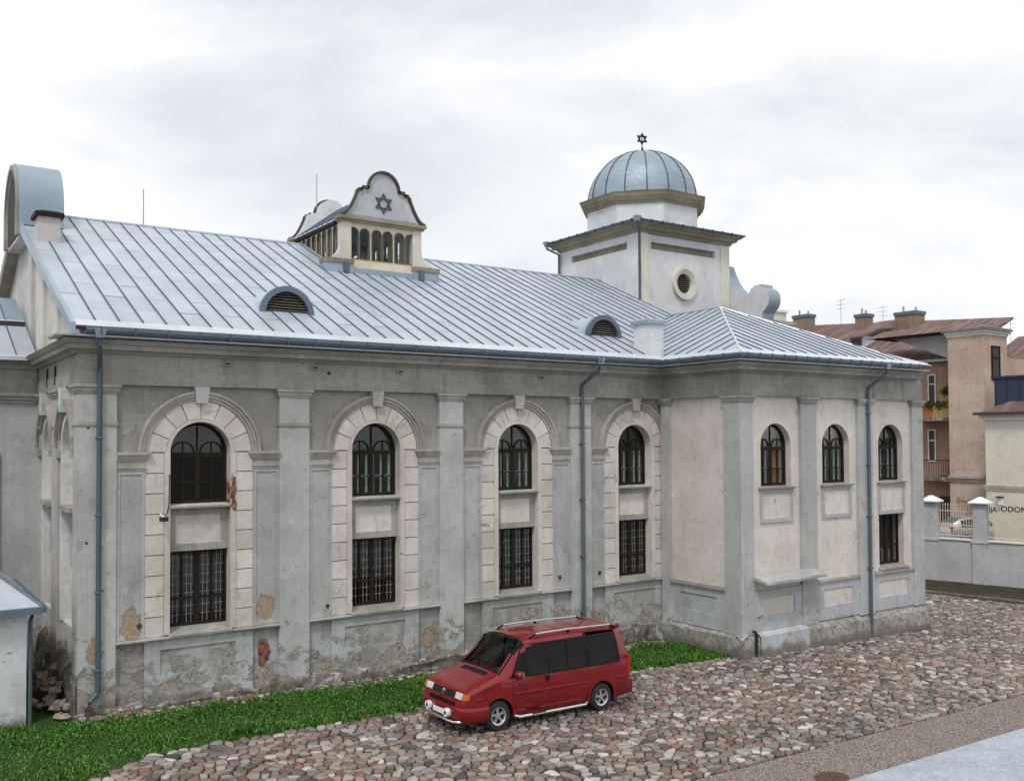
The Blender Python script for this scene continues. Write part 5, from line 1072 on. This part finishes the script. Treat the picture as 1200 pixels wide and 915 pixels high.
B().add([Vector((46.6, -9.3, 7.42)), Vector((46.6, 3.2, 7.42)), Vector((52, -1, 10.0)), Vector((52, -9.3, 10.0)), Vector((57, 3.2, 7.42)), Vector((46.6, -9.3, 7.52)), Vector((46.6, 3.2, 7.52))], [(0, 1, 2, 3), (1, 4, 2), (0, 1, 6, 5)]).obj('roof', 'roof_rust', CH)
box('eave', fX(46.6), -9.3, 3.2, -.3, .03, 7.40, 7.54, 'tar_dark', CH)
o = box('attic', AX, 48, 53, -6, 2.82, 7.5, 9.3, 'metal_navy', CH)
for k in range(14): box('attic_seam', fX(48), 2.75 - k * .6, 2.79 - k * .6, 0, .04, 7.5, 9.3, 'metal_navy', o)
box('attic_cap', AX, 47.9, 53.1, -6.1, 2.95, 9.3, 9.4, 'metal_navy', o)
lp = box('wall_lamp', fX(47), 1.95, 2.12, 0, .2, 2.9, 3.25, 'cap_white', CH); box('lamp_hood', fX(47), 1.9, 2.17, 0, .3, 3.25, 3.32, 'tar_dark', lp)

# ================================================================== vehicles
class Car:
    """closed lofted body: stations (x, zbottom, ztop, halfwidth, roof inset); a = length from nose, d = outwards to the near side"""
    def __init__(s, fr, st, belt, top_off, root): s.fr = fr; s.st = st; s.belt = belt; s.to = top_off; s.root = root
    def par(s, x):
        st = s.st; x = max(st[0][0], min(st[-1][0], x))
        for i in range(len(st) - 1):
            if st[i][0] <= x <= st[i + 1][0]: t = (x - st[i][0]) / max(1e-6, st[i + 1][0] - st[i][0]); return [lerp(p, q, t) for p, q in zip(st[i], st[i + 1])]
    def sec(s, x):
        _, zb, zt, w_, ins = s.par(x); k = max(.12, min(1, (zt - zb) / 1.45)); wr = w_ - ins; b = min(s.belt, zt - .14 * k - .03); wt = max(b + .01, zt - s.to * k)
        return [(0, zt), (wr * .5, zt - .012 * k), (wr - .17 * k - .03, zt - .035 * k), (wr - .06 * k, zt - .085 * k), (wr, wt), (lerp(w_ - .012, wr, .5 if ins > .04 else .3) + .008, lerp(b, wt, .5)), (w_ - .012, b), (w_, lerp(b, zb, .28)), (w_, lerp(b, zb, .55)), (w_ - .02, lerp(b, zb, .86)), (w_ - .08, zb), (0, zb)]
    def side(s, x, z):
        q = s.sec(x)[3:11]
        for (y0, z0), (y1, z1) in zip(q, q[1:]):
            if z1 <= z <= z0: return lerp(y0, y1, (z0 - z) / max(1e-6, z0 - z1))
        return q[0][0] if z > q[0][1] else q[-1][0]
    def top(s, x, y):
        q = s.sec(x)[:7]; y = abs(y)
        for (y0, z0), (y1, z1) in zip(q, q[1:]):
            if y0 <= y <= y1: return lerp(z0, z1, (y - y0) / max(1e-6, y1 - y0))
        return q[-1][1]
    def body(s, cutters, wins, black, mats, name='body'):
        v = []; f = []; n = 22
        for st in s.st:
            q = s.sec(st[0]); ring_ = q + [(-y, z) for y, z in q[::-1][1:-1]]; v += [s.fr.p(st[0], y, z) for y, z in ring_]
        m = len(s.st)
        for i in range(m - 1):
            for k in range(n): f.append((i * n + k, i * n + (k + 1) % n, (i + 1) * n + (k + 1) % n, (i + 1) * n + k))
        f += [tuple(range(n)), tuple((m - 1) * n + k for k in range(n))]
        me = bpy.data.meshes.new('tmp'); me.from_pydata([tuple(p) for p in v], [], f); bm = bmesh.new(); bm.from_mesh(me); bmesh.ops.recalc_face_normals(bm, faces=bm.faces); bm.to_mesh(me); bm.free()
        for m_ in mats: me.materials.append(MT[m_])
        ob = bpy.data.objects.new('tmp', me); COL.objects.link(ob); tmp = []
        for (x, z, r_) in cutters:
            for sg in (1, -1):
                c = B().prism([s.fr.p(x + r_ * math.cos(k * .19635), sg * .60, z + r_ * math.sin(k * .19635)) for k in range(32)], [s.fr.p(x + r_ * math.cos(k * .19635), sg * 1.2, z + r_ * math.sin(k * .19635)) for k in range(32)])
                mc = bpy.data.meshes.new('tmpc'); mc.from_pydata([tuple(p) for p in c.v], [], c.f); bm = bmesh.new(); bm.from_mesh(mc); bmesh.ops.recalc_face_normals(bm, faces=bm.faces); bm.to_mesh(mc); bm.free()
                for m_ in mats: mc.materials.append(MT[m_])
                mc.polygons.foreach_set('material_index', [1] * len(mc.polygons)); oc_ = bpy.data.objects.new('tmpc', mc); COL.objects.link(oc_); tmp.append(oc_)
                md = ob.modifiers.new('b', 'BOOLEAN'); md.operation = 'DIFFERENCE'; md.object = oc_; md.solver = 'EXACT'
        bpy.context.view_layer.update(); dg = bpy.context.evaluated_depsgraph_get(); ev = bpy.data.meshes.new_from_object(ob.evaluated_get(dg))
        vs = [Vector(p.co) for p in ev.vertices]; fc = []; mi = []; inv = lambda p: ((p - s.fr.o).dot(s.fr.al), (p - s.fr.o).dot(s.fr.nr), (p - s.fr.o).z)
        for p in ev.polygons:
            x, y, z = inv(sum((vs[i] for i in p.vertices), Vector()) / len(p.vertices)); skip = False; m_ = p.material_index
            for (x0, x1, z0, z1, kind) in wins:
                if x0 < x < x1 and z0 < z < z1 and ((kind == 'side' and abs(y) > s.side(x, z) - .06 and abs(y) > .5) or (kind == 'top' and abs(y) < .68)): skip = True
            for (x0, x1, z0, z1) in black:
                if x0 < x < x1 and z0 < z < z1 and abs(y) > .5: m_ = 1
            if not skip: fc.append(tuple(p.vertices)); mi.append(m_)
        for o_ in tmp + [ob]: bpy.data.objects.remove(o_)
        return mesh_obj(name, vs, fc, mats, s.root, mi=mi, share=False, recalc=False, autos=32)
    def sidepatch(s, name, quad, mat, parent, off=.006, sides=(1, -1), nx=8, nz=4):
        out_ = []
        (x0, z0), (x1, z1), (x2, z2), (x3, z3) = quad
        for sg in sides:
            v = []; f = []
            for i in range(nx + 1):
                for k in range(nz + 1):
                    t, u = i / nx, k / nz; x = lerp(lerp(x0, x1, t), lerp(x3, x2, t), u); z = lerp(lerp(z0, z1, t), lerp(z3, z2, t), u); v.append(s.fr.p(x, sg * (s.side(x, z) + off), z))
            for i in range(nx):
                for k in range(nz): p = i * (nz + 1) + k; f.append((p, p + nz + 1, p + nz + 2, p + 1))
            if (v[f[0][1]] - v[f[0][0]]).cross(v[f[0][2]] - v[f[0][0]]).dot(s.fr.nr * sg) < 0: f = [q[::-1] for q in f]
            out_.append(mesh_obj(name, v, f, mat, parent, smooth=True, share=False, recalc=False))
        return out_
    def toppatch(s, name, x0, x1, hw0, hw1, mat, parent, off=.006, nx=8, ny=10, ya=-1, yb=1):
        v = []; f = []
        for i in range(nx + 1):
            for k in range(ny + 1):
                t = i / nx; x = lerp(x0, x1, t); y = lerp(ya, yb, k / ny) * lerp(hw0, hw1, t); v.append(s.fr.p(x, y, s.top(x, y) + off))
        for i in range(nx):
            for k in range(ny): p = i * (ny + 1) + k; f.append((p, p + ny + 1, p + ny + 2, p + 1))
        if (v[f[0][1]] - v[f[0][0]]).cross(v[f[0][2]] - v[f[0][0]]).z < 0: f = [q[::-1] for q in f]
        return mesh_obj(name, v, f, mat, parent, smooth=True, share=False, recalc=False)
    def wheel(s, x, r_, dout, sg, width=.21, rim=.215):
        fr = s.fr; P = lambda rad, t, d: fr.p(x + rad * math.cos(t), sg * d, r_ + rad * math.sin(t)); n = 32; prof = [(rim, dout - width + .02), (r_ - .04, dout - width), (r_, dout - width + .045), (r_, dout - .045), (r_ - .035, dout), (rim + .02, dout + .004), (rim, dout - .02)]
        v = []; f = []; m = len(prof)
        for k in range(n): v += [P(rad, 2 * math.pi * k / n, d) for rad, d in prof]
        for k in range(n):
            for j in range(m): q = (k + 1) % n; f.append((k * m + j, k * m + (j + 1) % m, q * m + (j + 1) % m, q * m + j))
        w_ = mesh_obj('wheel', v, f, 'rubber', s.root, autos=40, share=False)
        b = B(); 
        b.prism([P(rim, 2 * math.pi * k / n, dout - .10) for k in range(n)], [P(rim, 2 * math.pi * k / n, dout - .09) for k in range(n)]); b.obj('brake_disc', 'cabin_dark', w_, share=False)
        b = B(); v = []; f = []
        for k in range(n): v += [P(rim + .004, 2 * math.pi * k / n, dout - .03), P(rim + .004, 2 * math.pi * k / n, dout + .002), P(rim - .03, 2 * math.pi * k / n, dout - .012), P(rim - .03, 2 * math.pi * k / n, dout - .05)]
        f = [(k * 4 + j, k * 4 + (j + 1) % 4, ((k + 1) % n) * 4 + (j + 1) % 4, ((k + 1) % n) * 4 + j) for k in range(n) for j in range(4)]; b.add(v, f)
        for k in range(5):
            t = 2 * math.pi * k / 5 + .4
            def Q(rad, dt, d): return P(rad, t + dt, d)
            b.hexa([Q(.03, -.9, dout - .03), Q(.03, .9, dout - .03), Q(rim - .02, .19, dout - .025), Q(rim - .02, -.19, dout - .025), Q(.03, -.9, dout - .07), Q(.03, .9, dout - .07), Q(rim - .02, .19, dout - .06), Q(rim - .02, -.19, dout - .06)])
        b.prism([P(.065, 2 * math.pi * k / 12, dout - .07) for k in range(12)], [P(.055, 2 * math.pi * k / 12, dout - .012) for k in range(12)]); b.obj('rim', 'alloy', w_, share=False, autos=40)
        return w_

def van():
    ax, ay = 11.42, -4.92; sc_ = 1.0; th = R(1.2); fr_loc = Vector((ax - .90, ay, 0)); gz_ = lambda x: ground(x) + .028
    al = Vector((math.cos(th), math.sin(th), -.0236)).normalized(); nr = Vector((math.sin(th), -math.cos(th), 0)); o0 = Vector((ax - .90, ay, gz_(ax - .9)))
    root = tag(empty('minivan', o0 + al * 2.4), 'dark red minivan with roof rails and side steps parked on the cobbles', 'van'); fr = F(o0, al, nr)
    st = [(0.0, .33, .56, .70, .02), (.03, .28, .66, .80, .02), (.09, .25, .84, .86, .02), (.15, .24, .93, .885, .02), (.30, .23, .985, .90, .02), (.60, .23, 1.08, .915, .03), (.90, .23, 1.17, .92, .04), (1.02, .23, 1.23, .92, .06), (1.20, .23, 1.40, .92, .09), (1.42, .23, 1.615, .92, .115), (1.62, .23, 1.805, .92, .13), (1.72, .23, 1.865, .92, .135), (1.95, .23, 1.905, .92, .14), (2.28, .23, 1.925, .92, .14), (2.36, .23, 1.928, .92, .14), (2.9, .23, 1.94, .92, .14), (3.42, .23, 1.94, .92, .14), (3.52, .23, 1.94, .92, .14), (4.0, .23, 1.935, .92, .14), (4.40, .24, 1.92, .915, .14), (4.55, .25, 1.895, .91, .145), (4.66, .26, 1.82, .90, .15), (4.74, .27, 1.62, .89, .13), (4.80, .29, 1.25, .875, .06), (4.83, .31, .95, .85, .03), (4.85, .33, .62, .80, .02)]
    c = Car(fr, st, 1.10, .175, root); WB = (.90, 3.87); RW = .325
    bd = c.body([(WB[0], RW, .385), (WB[1], RW, .385)], [(1.72, 2.28, 1.10, 1.70, 'side'), (2.36, 3.42, 1.10, 1.72, 'side'), (3.52, 4.40, 1.10, 1.72, 'side'), (1.02, 1.72, 1.18, 1.9, 'top')], [(2.28, 2.36, 1.10, 1.79), (3.42, 3.52, 1.10, 1.79)], ['paint_red', 'plastic_black'])
    # glazing
    c.sidepatch('side_window', [(1.70, 1.10), (2.29, 1.10), (2.29, 1.765), (1.70, 1.745)], 'car_glass', root, .0); c.sidepatch('side_window', [(2.35, 1.10), (3.43, 1.10), (3.43, 1.77), (2.35, 1.765)], 'car_glass', root, .0); c.sidepatch('side_window', [(3.51, 1.10), (4.41, 1.10), (4.41, 1.75), (3.51, 1.77)], 'car_glass', root, .0)
    c.sidepatch('window_trim', [(1.24, 1.095), (1.73, 1.095), (1.73, 1.755), (1.60, 1.70)], 'plastic_black', bd, .005)
    c.sidepatch('window_trim', [(1.58, 1.655), (4.40, 1.735), (4.37, 1.795), (1.62, 1.765)], 'plastic_black', bd, .004); c.sidepatch('window_trim', [(1.70, 1.075), (4.46, 1.085), (4.44, 1.105), (1.70, 1.105)], 'plastic_black', bd, .004); c.sidepatch('window_trim', [(4.38, 1.09), (4.47, 1.09), (4.42, 1.79), (4.36, 1.79)], 'plastic_black', bd, .004)
    c.sidepatch('mullion', [(2.86, 1.10), (2.89, 1.10), (2.89, 1.77), (2.86, 1.77)], 'plastic_black', root, .008, nx=1)
    c.toppatch('windscreen', 1.02, 1.71, .77, .66, 'screen_glass', root, .004)
    c.toppatch('screen_surround', .985, 1.03, .79, .77, 'plastic_black', bd, .008, 1); c.toppatch('screen_surround', 1.69, 1.75, .665, .65, 'plastic_black', bd, .006, 1)
    for s_ in (-1, 1):
        c.toppatch('screen_surround', 1.0, 1.73, .79 * s_, .665 * s_, 'plastic_black', bd, .007, 8, 1, .94, 1.0)
    # cabin
    box('cabin_floor', fr, 1.1, 4.6, -.8, .8, .55, .62, 'cabin_dark', root); B().hexa([fr.p(.98, -.8, 1.08), fr.p(.98, .8, 1.08), fr.p(1.35, .8, 1.0), fr.p(1.35, -.8, 1.0), fr.p(.98, -.8, 1.19), fr.p(.98, .8, 1.19), fr.p(1.35, .8, 1.13), fr.p(1.35, -.8, 1.13)]).obj('dashboard', 'cabin_dark', root)
    for x in (1.75, 2.75, 3.6):
        for y in (-.42, .42): B().box(fr, x, x + .48, y - .24, y + .24, .62, .95).box(fr, x + .42, x + .56, y - .23, y + .23, .9, 1.42).box(fr, x + .44, x + .54, y - .12, y + .12, 1.44, 1.62).obj('seat', 'seat_grey', root)
    B().tube([fr.p(1.42 + .05 * math.sin(k * .5236), .42 + .17 * math.cos(k * .5236), 1.12 + .15 * math.sin(k * .5236)) for k in range(13)], .014, 6).obj('steering_wheel', 'plastic_black', root)
    # bonnet lines, vent
    c.toppatch('bonnet_vent', .80, .93, .50, .46, 'plastic_black', bd, .006, 2)
    for s_ in (-1, 1): c.toppatch('bonnet_seam', .17, .95, .70 * s_, .76 * s_, 'plastic_black', bd, .003, 8, 1, .985, 1.0)
    # front: grille, emblem, lamps, bumper
    fx = lambda z: next((p[0] for p in [(lerp(a[0], b[0], (z - a[2]) / (b[2] - a[2])),) for a, b in zip(st, st[1:]) if a[2] <= z <= b[2]]), .1)
    ff = F(fr.p(0, 0, 0), nr, -al)                       # a = across (near side +), d = forwards
    def fpatch(name, a0, a1, z0, z1, mat, parent, th_=.02, dd=.0):
        return B().hexa([ff.p(a0, -fx(z0) - .06, z0), ff.p(a1, -fx(z0) - .06, z0), ff.p(a1, -fx(z0) + th_ + dd, z0), ff.p(a0, -fx(z0) + th_ + dd, z0), ff.p(a0, -fx(z1) - .06, z1), ff.p(a1, -fx(z1) - .06, z1), ff.p(a1, -fx(z1) + th_ + dd, z1), ff.p(a0, -fx(z1) + th_ + dd, z1)]).obj(name, mat, parent)
    gr = fpatch('grille', -.46, .46, .74, .86, 'plastic_black', root, .012)
    for k in range(3): fpatch('grille_slat', -.45, .45, .755 + k * .035, .765 + k * .035, 'cabin_dark', gr, .02)
    fpatch('air_intake', -.52, .52, .60, .665, 'plastic_black', root, .012)
    for s_ in (-1, 1):
        a0, a1 = sorted((s_ * .47, s_ * .73)); fpatch('headlamp', a0, a1, .75, .87, 'lamp_clear', root, .014)
        B().hexa([fr.p(.05, s_ * .735, .755), fr.p(.085, s_ * .872, .755), fr.p(.17, s_ * .90, .755), fr.p(.17, s_ * .78, .755), fr.p(.10, s_ * .735, .865), fr.p(.135, s_ * .878, .865), fr.p(.17, s_ * .90, .865), fr.p(.17, s_ * .78, .865)]).obj('turn_signal', 'lamp_orange', root)
    # emblem: ring with two crossed letters
    ez = .80; ed = -fx(ez) + .03; eb = B().plate(ff, circ(0, ez, .062, 20), [circ(0, ez, .050, 20)], ed - .02, ed + .006)
    def stroke(p, q, w_=.010):
        d = Vector((q[0] - p[0], q[1] - p[1])).normalized(); n_ = Vector((-d.y, d.x)) * w_ / 2; eb.plate(ff, [(p[0] + n_.x, p[1] + n_.y), (q[0] + n_.x, q[1] + n_.y), (q[0] - n_.x, q[1] - n_.y), (p[0] - n_.x, p[1] - n_.y)], [], ed - .015, ed + .004)
    for s_ in (-1, 1): stroke((s_ * .024, ez + .046), (0, ez + .006)); stroke((s_ * .046, ez + .022), (s_ * .018, ez - .046)); stroke((s_ * .018, ez - .046), (0, ez - .002))
    eb.obj('emblem', 'chrome', gr, share=False)
    # bumper
    bp = []; bf = []; prof = [(.0, .30), (.055, .34), (.075, .46), (.07, .55), (.045, .585), (.0, .59)]
    pathx = [(-.93, .62), (-.92, .30), (-.86, .10), (-.70, .005), (-.35, -.03), (0, -.038), (.35, -.03), (.70, .005), (.86, .10), (.92, .30), (.93, .62)]
    P2 = [Vector(p) for p in pathx]
    for i, p in enumerate(P2):
        t = (P2[min(i + 1, len(P2) - 1)] - P2[max(i - 1, 0)]).normalized(); nn = Vector((t.y, -t.x))
        for d, z in prof: q = p + nn * d * .55; bp.append(fr.p(q.y, q.x, z))
    m = len(prof)
    for i in range(len(P2) - 1):
        for k in range(m - 1): bf.append((i * m + k, i * m + k + 1, (i + 1) * m + k + 1, (i + 1) * m + k))
    bu = mesh_obj('bumper', bp, bf, 'paint_red', root, share=False, autos=40, recalc=False)
    box('number_plate', ff, -.26, .26, .02, .085, .36, .47, 'plate_white', bu); box('plate_band', ff, -.26, -.215, .02, .087, .362, .468, 'plate_blue', bu)
    B().tube([fr.p(.06, .72, .27), fr.p(-.09, .62, .28), fr.p(-.10, 0, .28), fr.p(-.09, -.62, .28), fr.p(.06, -.72, .27)], .025, 8).obj('nudge_bar', 'chrome', bu, autos=50)
    for a in (-.36, .40):
        lo_ = B().prism([ff.p(a + .095 * math.cos(R(45 * k + 22.5)), .06, .44 + .095 * math.sin(R(45 * k + 22.5))) for k in range(8)], [ff.p(a + .095 * math.cos(R(45 * k + 22.5)), .155, .44 + .095 * math.sin(R(45 * k + 22.5))) for k in range(8)]).obj('driving_lamp', 'lamp_cover', bu)
        B().plate(ff, circ(a, .44, .038, 12), [], .155, .16).obj('lamp_mark', 'plastic_black', lo_, share=False)
    # side trim, arches, steps, doors, mirrors
    for q in ([(1.30, .735), (3.48, .735), (3.48, .755), (1.30, .755)], [(4.27, .735), (4.76, .735), (4.76, .755), (4.27, .755)], [(.32, .735), (.50, .735), (.50, .755), (.32, .755)]):
        for s_ in (1, -1):
            xs_ = [lerp(q[0][0], q[1][0], k / 8) for k in range(9)]; mv = [fr.p(x, s_ * (c.side(x, .745) + d), .745 + z) for x in xs_ for d, z in ((-.01, -.03), (.016, -.02), (.020, 0), (.016, .016), (-.01, .026))]
            mesh_obj('side_moulding', mv, [(i * 5 + k, i * 5 + k + 1, i * 5 + k + 6, i * 5 + k + 5) for i in range(8) for k in range(4)], 'paint_red', bd, share=False, autos=30)
    for x in WB:
        for s_ in (1, -1):
            fa = F(fr.o, fr.al, fr.nr * s_); B().plate(fa, arc(x, RW, .435, -8, 188, 24) + arc(x, RW, .388, 188, -8, 24), [], .86, .934).obj('wheel_arch', 'paint_red', bd, share=False, autos=40); c.wheel(x, RW, .915, s_, .21, .195)
    for s_ in (1, -1):
        B().tube([fr.p(1.34, s_ * .90, .27), fr.p(1.42, s_ * .985, .25), fr.p(3.30, s_ * .985, .25), fr.p(3.42, s_ * .90, .27)], .034, 10).obj('side_step', 'chrome', root, autos=50); B().box(F(fr.o, fr.al, fr.nr * s_), 1.75, 2.12, .955, 1.022, .262, .292).obj('step_pad', 'rubber', root)
        m_ = B(); ctr = fr.p(1.37, s_ * 1.03, 1.17); rr_ = []
        for j in range(7):
            e = -math.pi / 2 + math.pi * j / 6
            for k in range(10): t = 2 * math.pi * k / 10; sx_ = abs(math.cos(t)) ** .6 * math.copysign(1, math.cos(t)); sz_ = abs(math.sin(t)) ** .6 * math.copysign(1, math.sin(t)); rr_.append(ctr + fr.nr * s_ * (.115 * math.cos(e) ** .5 * sx_) + Vector((0, 0, .085)) * math.cos(e) ** .5 * sz_ + fr.al * (.075 * math.sin(e)))
        m_.add(rr_, [(j * 10 + k, j * 10 + (k + 1) % 10, (j + 1) * 10 + (k + 1) % 10, (j + 1) * 10 + k) for j in range(6) for k in range(10)]); mo = m_.obj('mirror', 'paint_red', root, smooth=True, share=False)
        B().tube([fr.p(1.40, s_ * .88, 1.12), fr.p(1.38, s_ * 1.0, 1.14)], .03, 8).obj('mirror_arm', 'plastic_black', mo); B().box(F(fr.o, fr.al, fr.nr * s_), 1.435, 1.45, .94, 1.12, 1.11, 1.24).obj('mirror_glass', 'chrome', mo)
        fa = F(fr.o, fr.al, fr.nr * s_); B().box(fa, 2.20, 2.30, .90, .945, .97, 1.045).box(fa, 2.23, 2.27, .90, .95, .92, .99).obj('door_handle', 'plastic_black', root)
        # roof rails
        for rp_ in ((fr.p(1.95, s_ * .64, 1.855), fr.p(2.12, s_ * .64, 1.935)), (fr.p(4.36, s_ * .64, 1.94), fr.p(4.56, s_ * .62, 1.845))): B().tube(rp_, .022, 8).obj('rail_foot', 'plastic_black', root, autos=50)
        B().tube([fr.p(2.12, s_ * .64, 1.935), fr.p(3.0, s_ * .64, 1.955), fr.p(4.36, s_ * .64, 1.94)], .024, 8).obj('roof_rail', 'alloy', root, autos=50); B().box(fa, 3.05, 3.09, .615, .665, 1.86, 1.945).obj('rail_post', 'plastic_black', root)
        for x in (1.28, 2.32, 3.47): c.sidepatch('door_seam', [(x, .30), (x + .010, .30), (x + .010, 1.09), (x, 1.09)], 'plastic_black', bd, .002, sides=(s_,), nx=1, nz=10)
        box('tail_lamp', fa, 4.715, 4.80, .76, .895, .80, 1.22, 'lamp_red', root); box('mud_flap', fa, 4.28, 4.30, .70, .90, .14, .40, 'rubber', root)
    for k in range(3): c.toppatch('roof_rib', 2.35 + .62 * k, 2.39 + .62 * k, .5, .5, 'paint_red', bd, .012, 1, 8)
    B().hexa([fr.p(4.46, -.60, 1.84), fr.p(4.46, .60, 1.84), fr.p(4.72, .58, 1.80), fr.p(4.72, -.58, 1.80), fr.p(4.46, -.60, 1.915), fr.p(4.46, .60, 1.915), fr.p(4.74, .58, 1.90), fr.p(4.74, -.58, 1.90)]).obj('roof_spoiler', 'paint_red', root)
    box('rear_bumper', F(fr.o, fr.nr, fr.al), -.86, .86, 4.76, 4.90, .30, .60, 'paint_red', root); B().hexa([fr.p(4.765, -.62, 1.18), fr.p(4.765, .62, 1.18), fr.p(4.70, .58, 1.70), fr.p(4.70, -.58, 1.70), fr.p(4.82, -.62, 1.18), fr.p(4.82, .62, 1.18), fr.p(4.75, .58, 1.70), fr.p(4.75, -.58, 1.70)]).obj('rear_window', 'tar_dark', root)
    for y0, y1 in ((.62, .05), (-.02, -.5)): B().tube([fr.p(1.0, y0, c.top(1.0, y0) + .02), fr.p(1.12, lerp(y0, y1, .35), c.top(1.12, lerp(y0, y1, .35)) + .025), fr.p(1.10, y1, c.top(1.10, y1) + .025)], .011, 5).obj('wiper', 'plastic_black', root)
van()

def silver_car():
    al = Vector((-.82, .56, 0)).normalized(); o0 = Vector((48.9, 2.15, .80)); nr = Vector((-al.y, al.x, 0))
    root = tag(empty('hatchback_car', o0 + al * 2), 'silver hatchback parked behind the cream railing', 'car'); fr = F(o0, al, nr)
    st = [(0, .35, .55, .62, .02), (.06, .25, .68, .74, .02), (.25, .2, .80, .82, .03), (.9, .2, .93, .85, .04), (1.1, .2, .99, .85, .06), (1.45, .2, 1.22, .85, .12), (1.75, .2, 1.38, .85, .17), (2.2, .2, 1.46, .85, .19), (2.9, .2, 1.46, .85, .19), (3.35, .2, 1.40, .84, .19), (3.62, .22, 1.24, .83, .15), (3.80, .24, 1.02, .82, .06), (3.90, .28, .85, .79, .03), (3.93, .35, .58, .72, .02)]
    c = Car(fr, st, .93, .16, root); bd = c.body([(.75, .29, .33), (3.2, .29, .33)], [], [(1.45, 3.35, .95, 1.30)], ['paint_silver', 'plastic_black'])
    c.sidepatch('side_window', [(1.35, .95), (2.2, .95), (2.2, 1.31), (1.78, 1.27)], 'tar_dark', root, .006); c.sidepatch('side_window', [(2.26, .95), (3.3, .97), (3.2, 1.28), (2.26, 1.31)], 'tar_dark', root, .006); c.toppatch('windscreen', 1.12, 1.74, .72, .62, 'tar_dark', root); c.toppatch('rear_window', 3.42, 3.70, .60, .62, 'tar_dark', root)
    for x in (.75, 3.2):
        for s_ in (1, -1): c.wheel(x, .29, .83, s_, .19, .19)
    for s_ in (1, -1): fa = F(fr.o, fr.al, fr.nr * s_); box('tail_lamp', fa, 3.66, 3.88, .60, .81, .68, .98, 'lamp_red', root); box('headlamp', fa, .05, .25, .5, .76, .55, .70, 'lamp_clear', root)
    box('rear_bumper', F(fr.o, fr.nr, fr.al), -.74, .74, 3.86, 3.98, .28, .52, 'paint_silver', root)
silver_car()
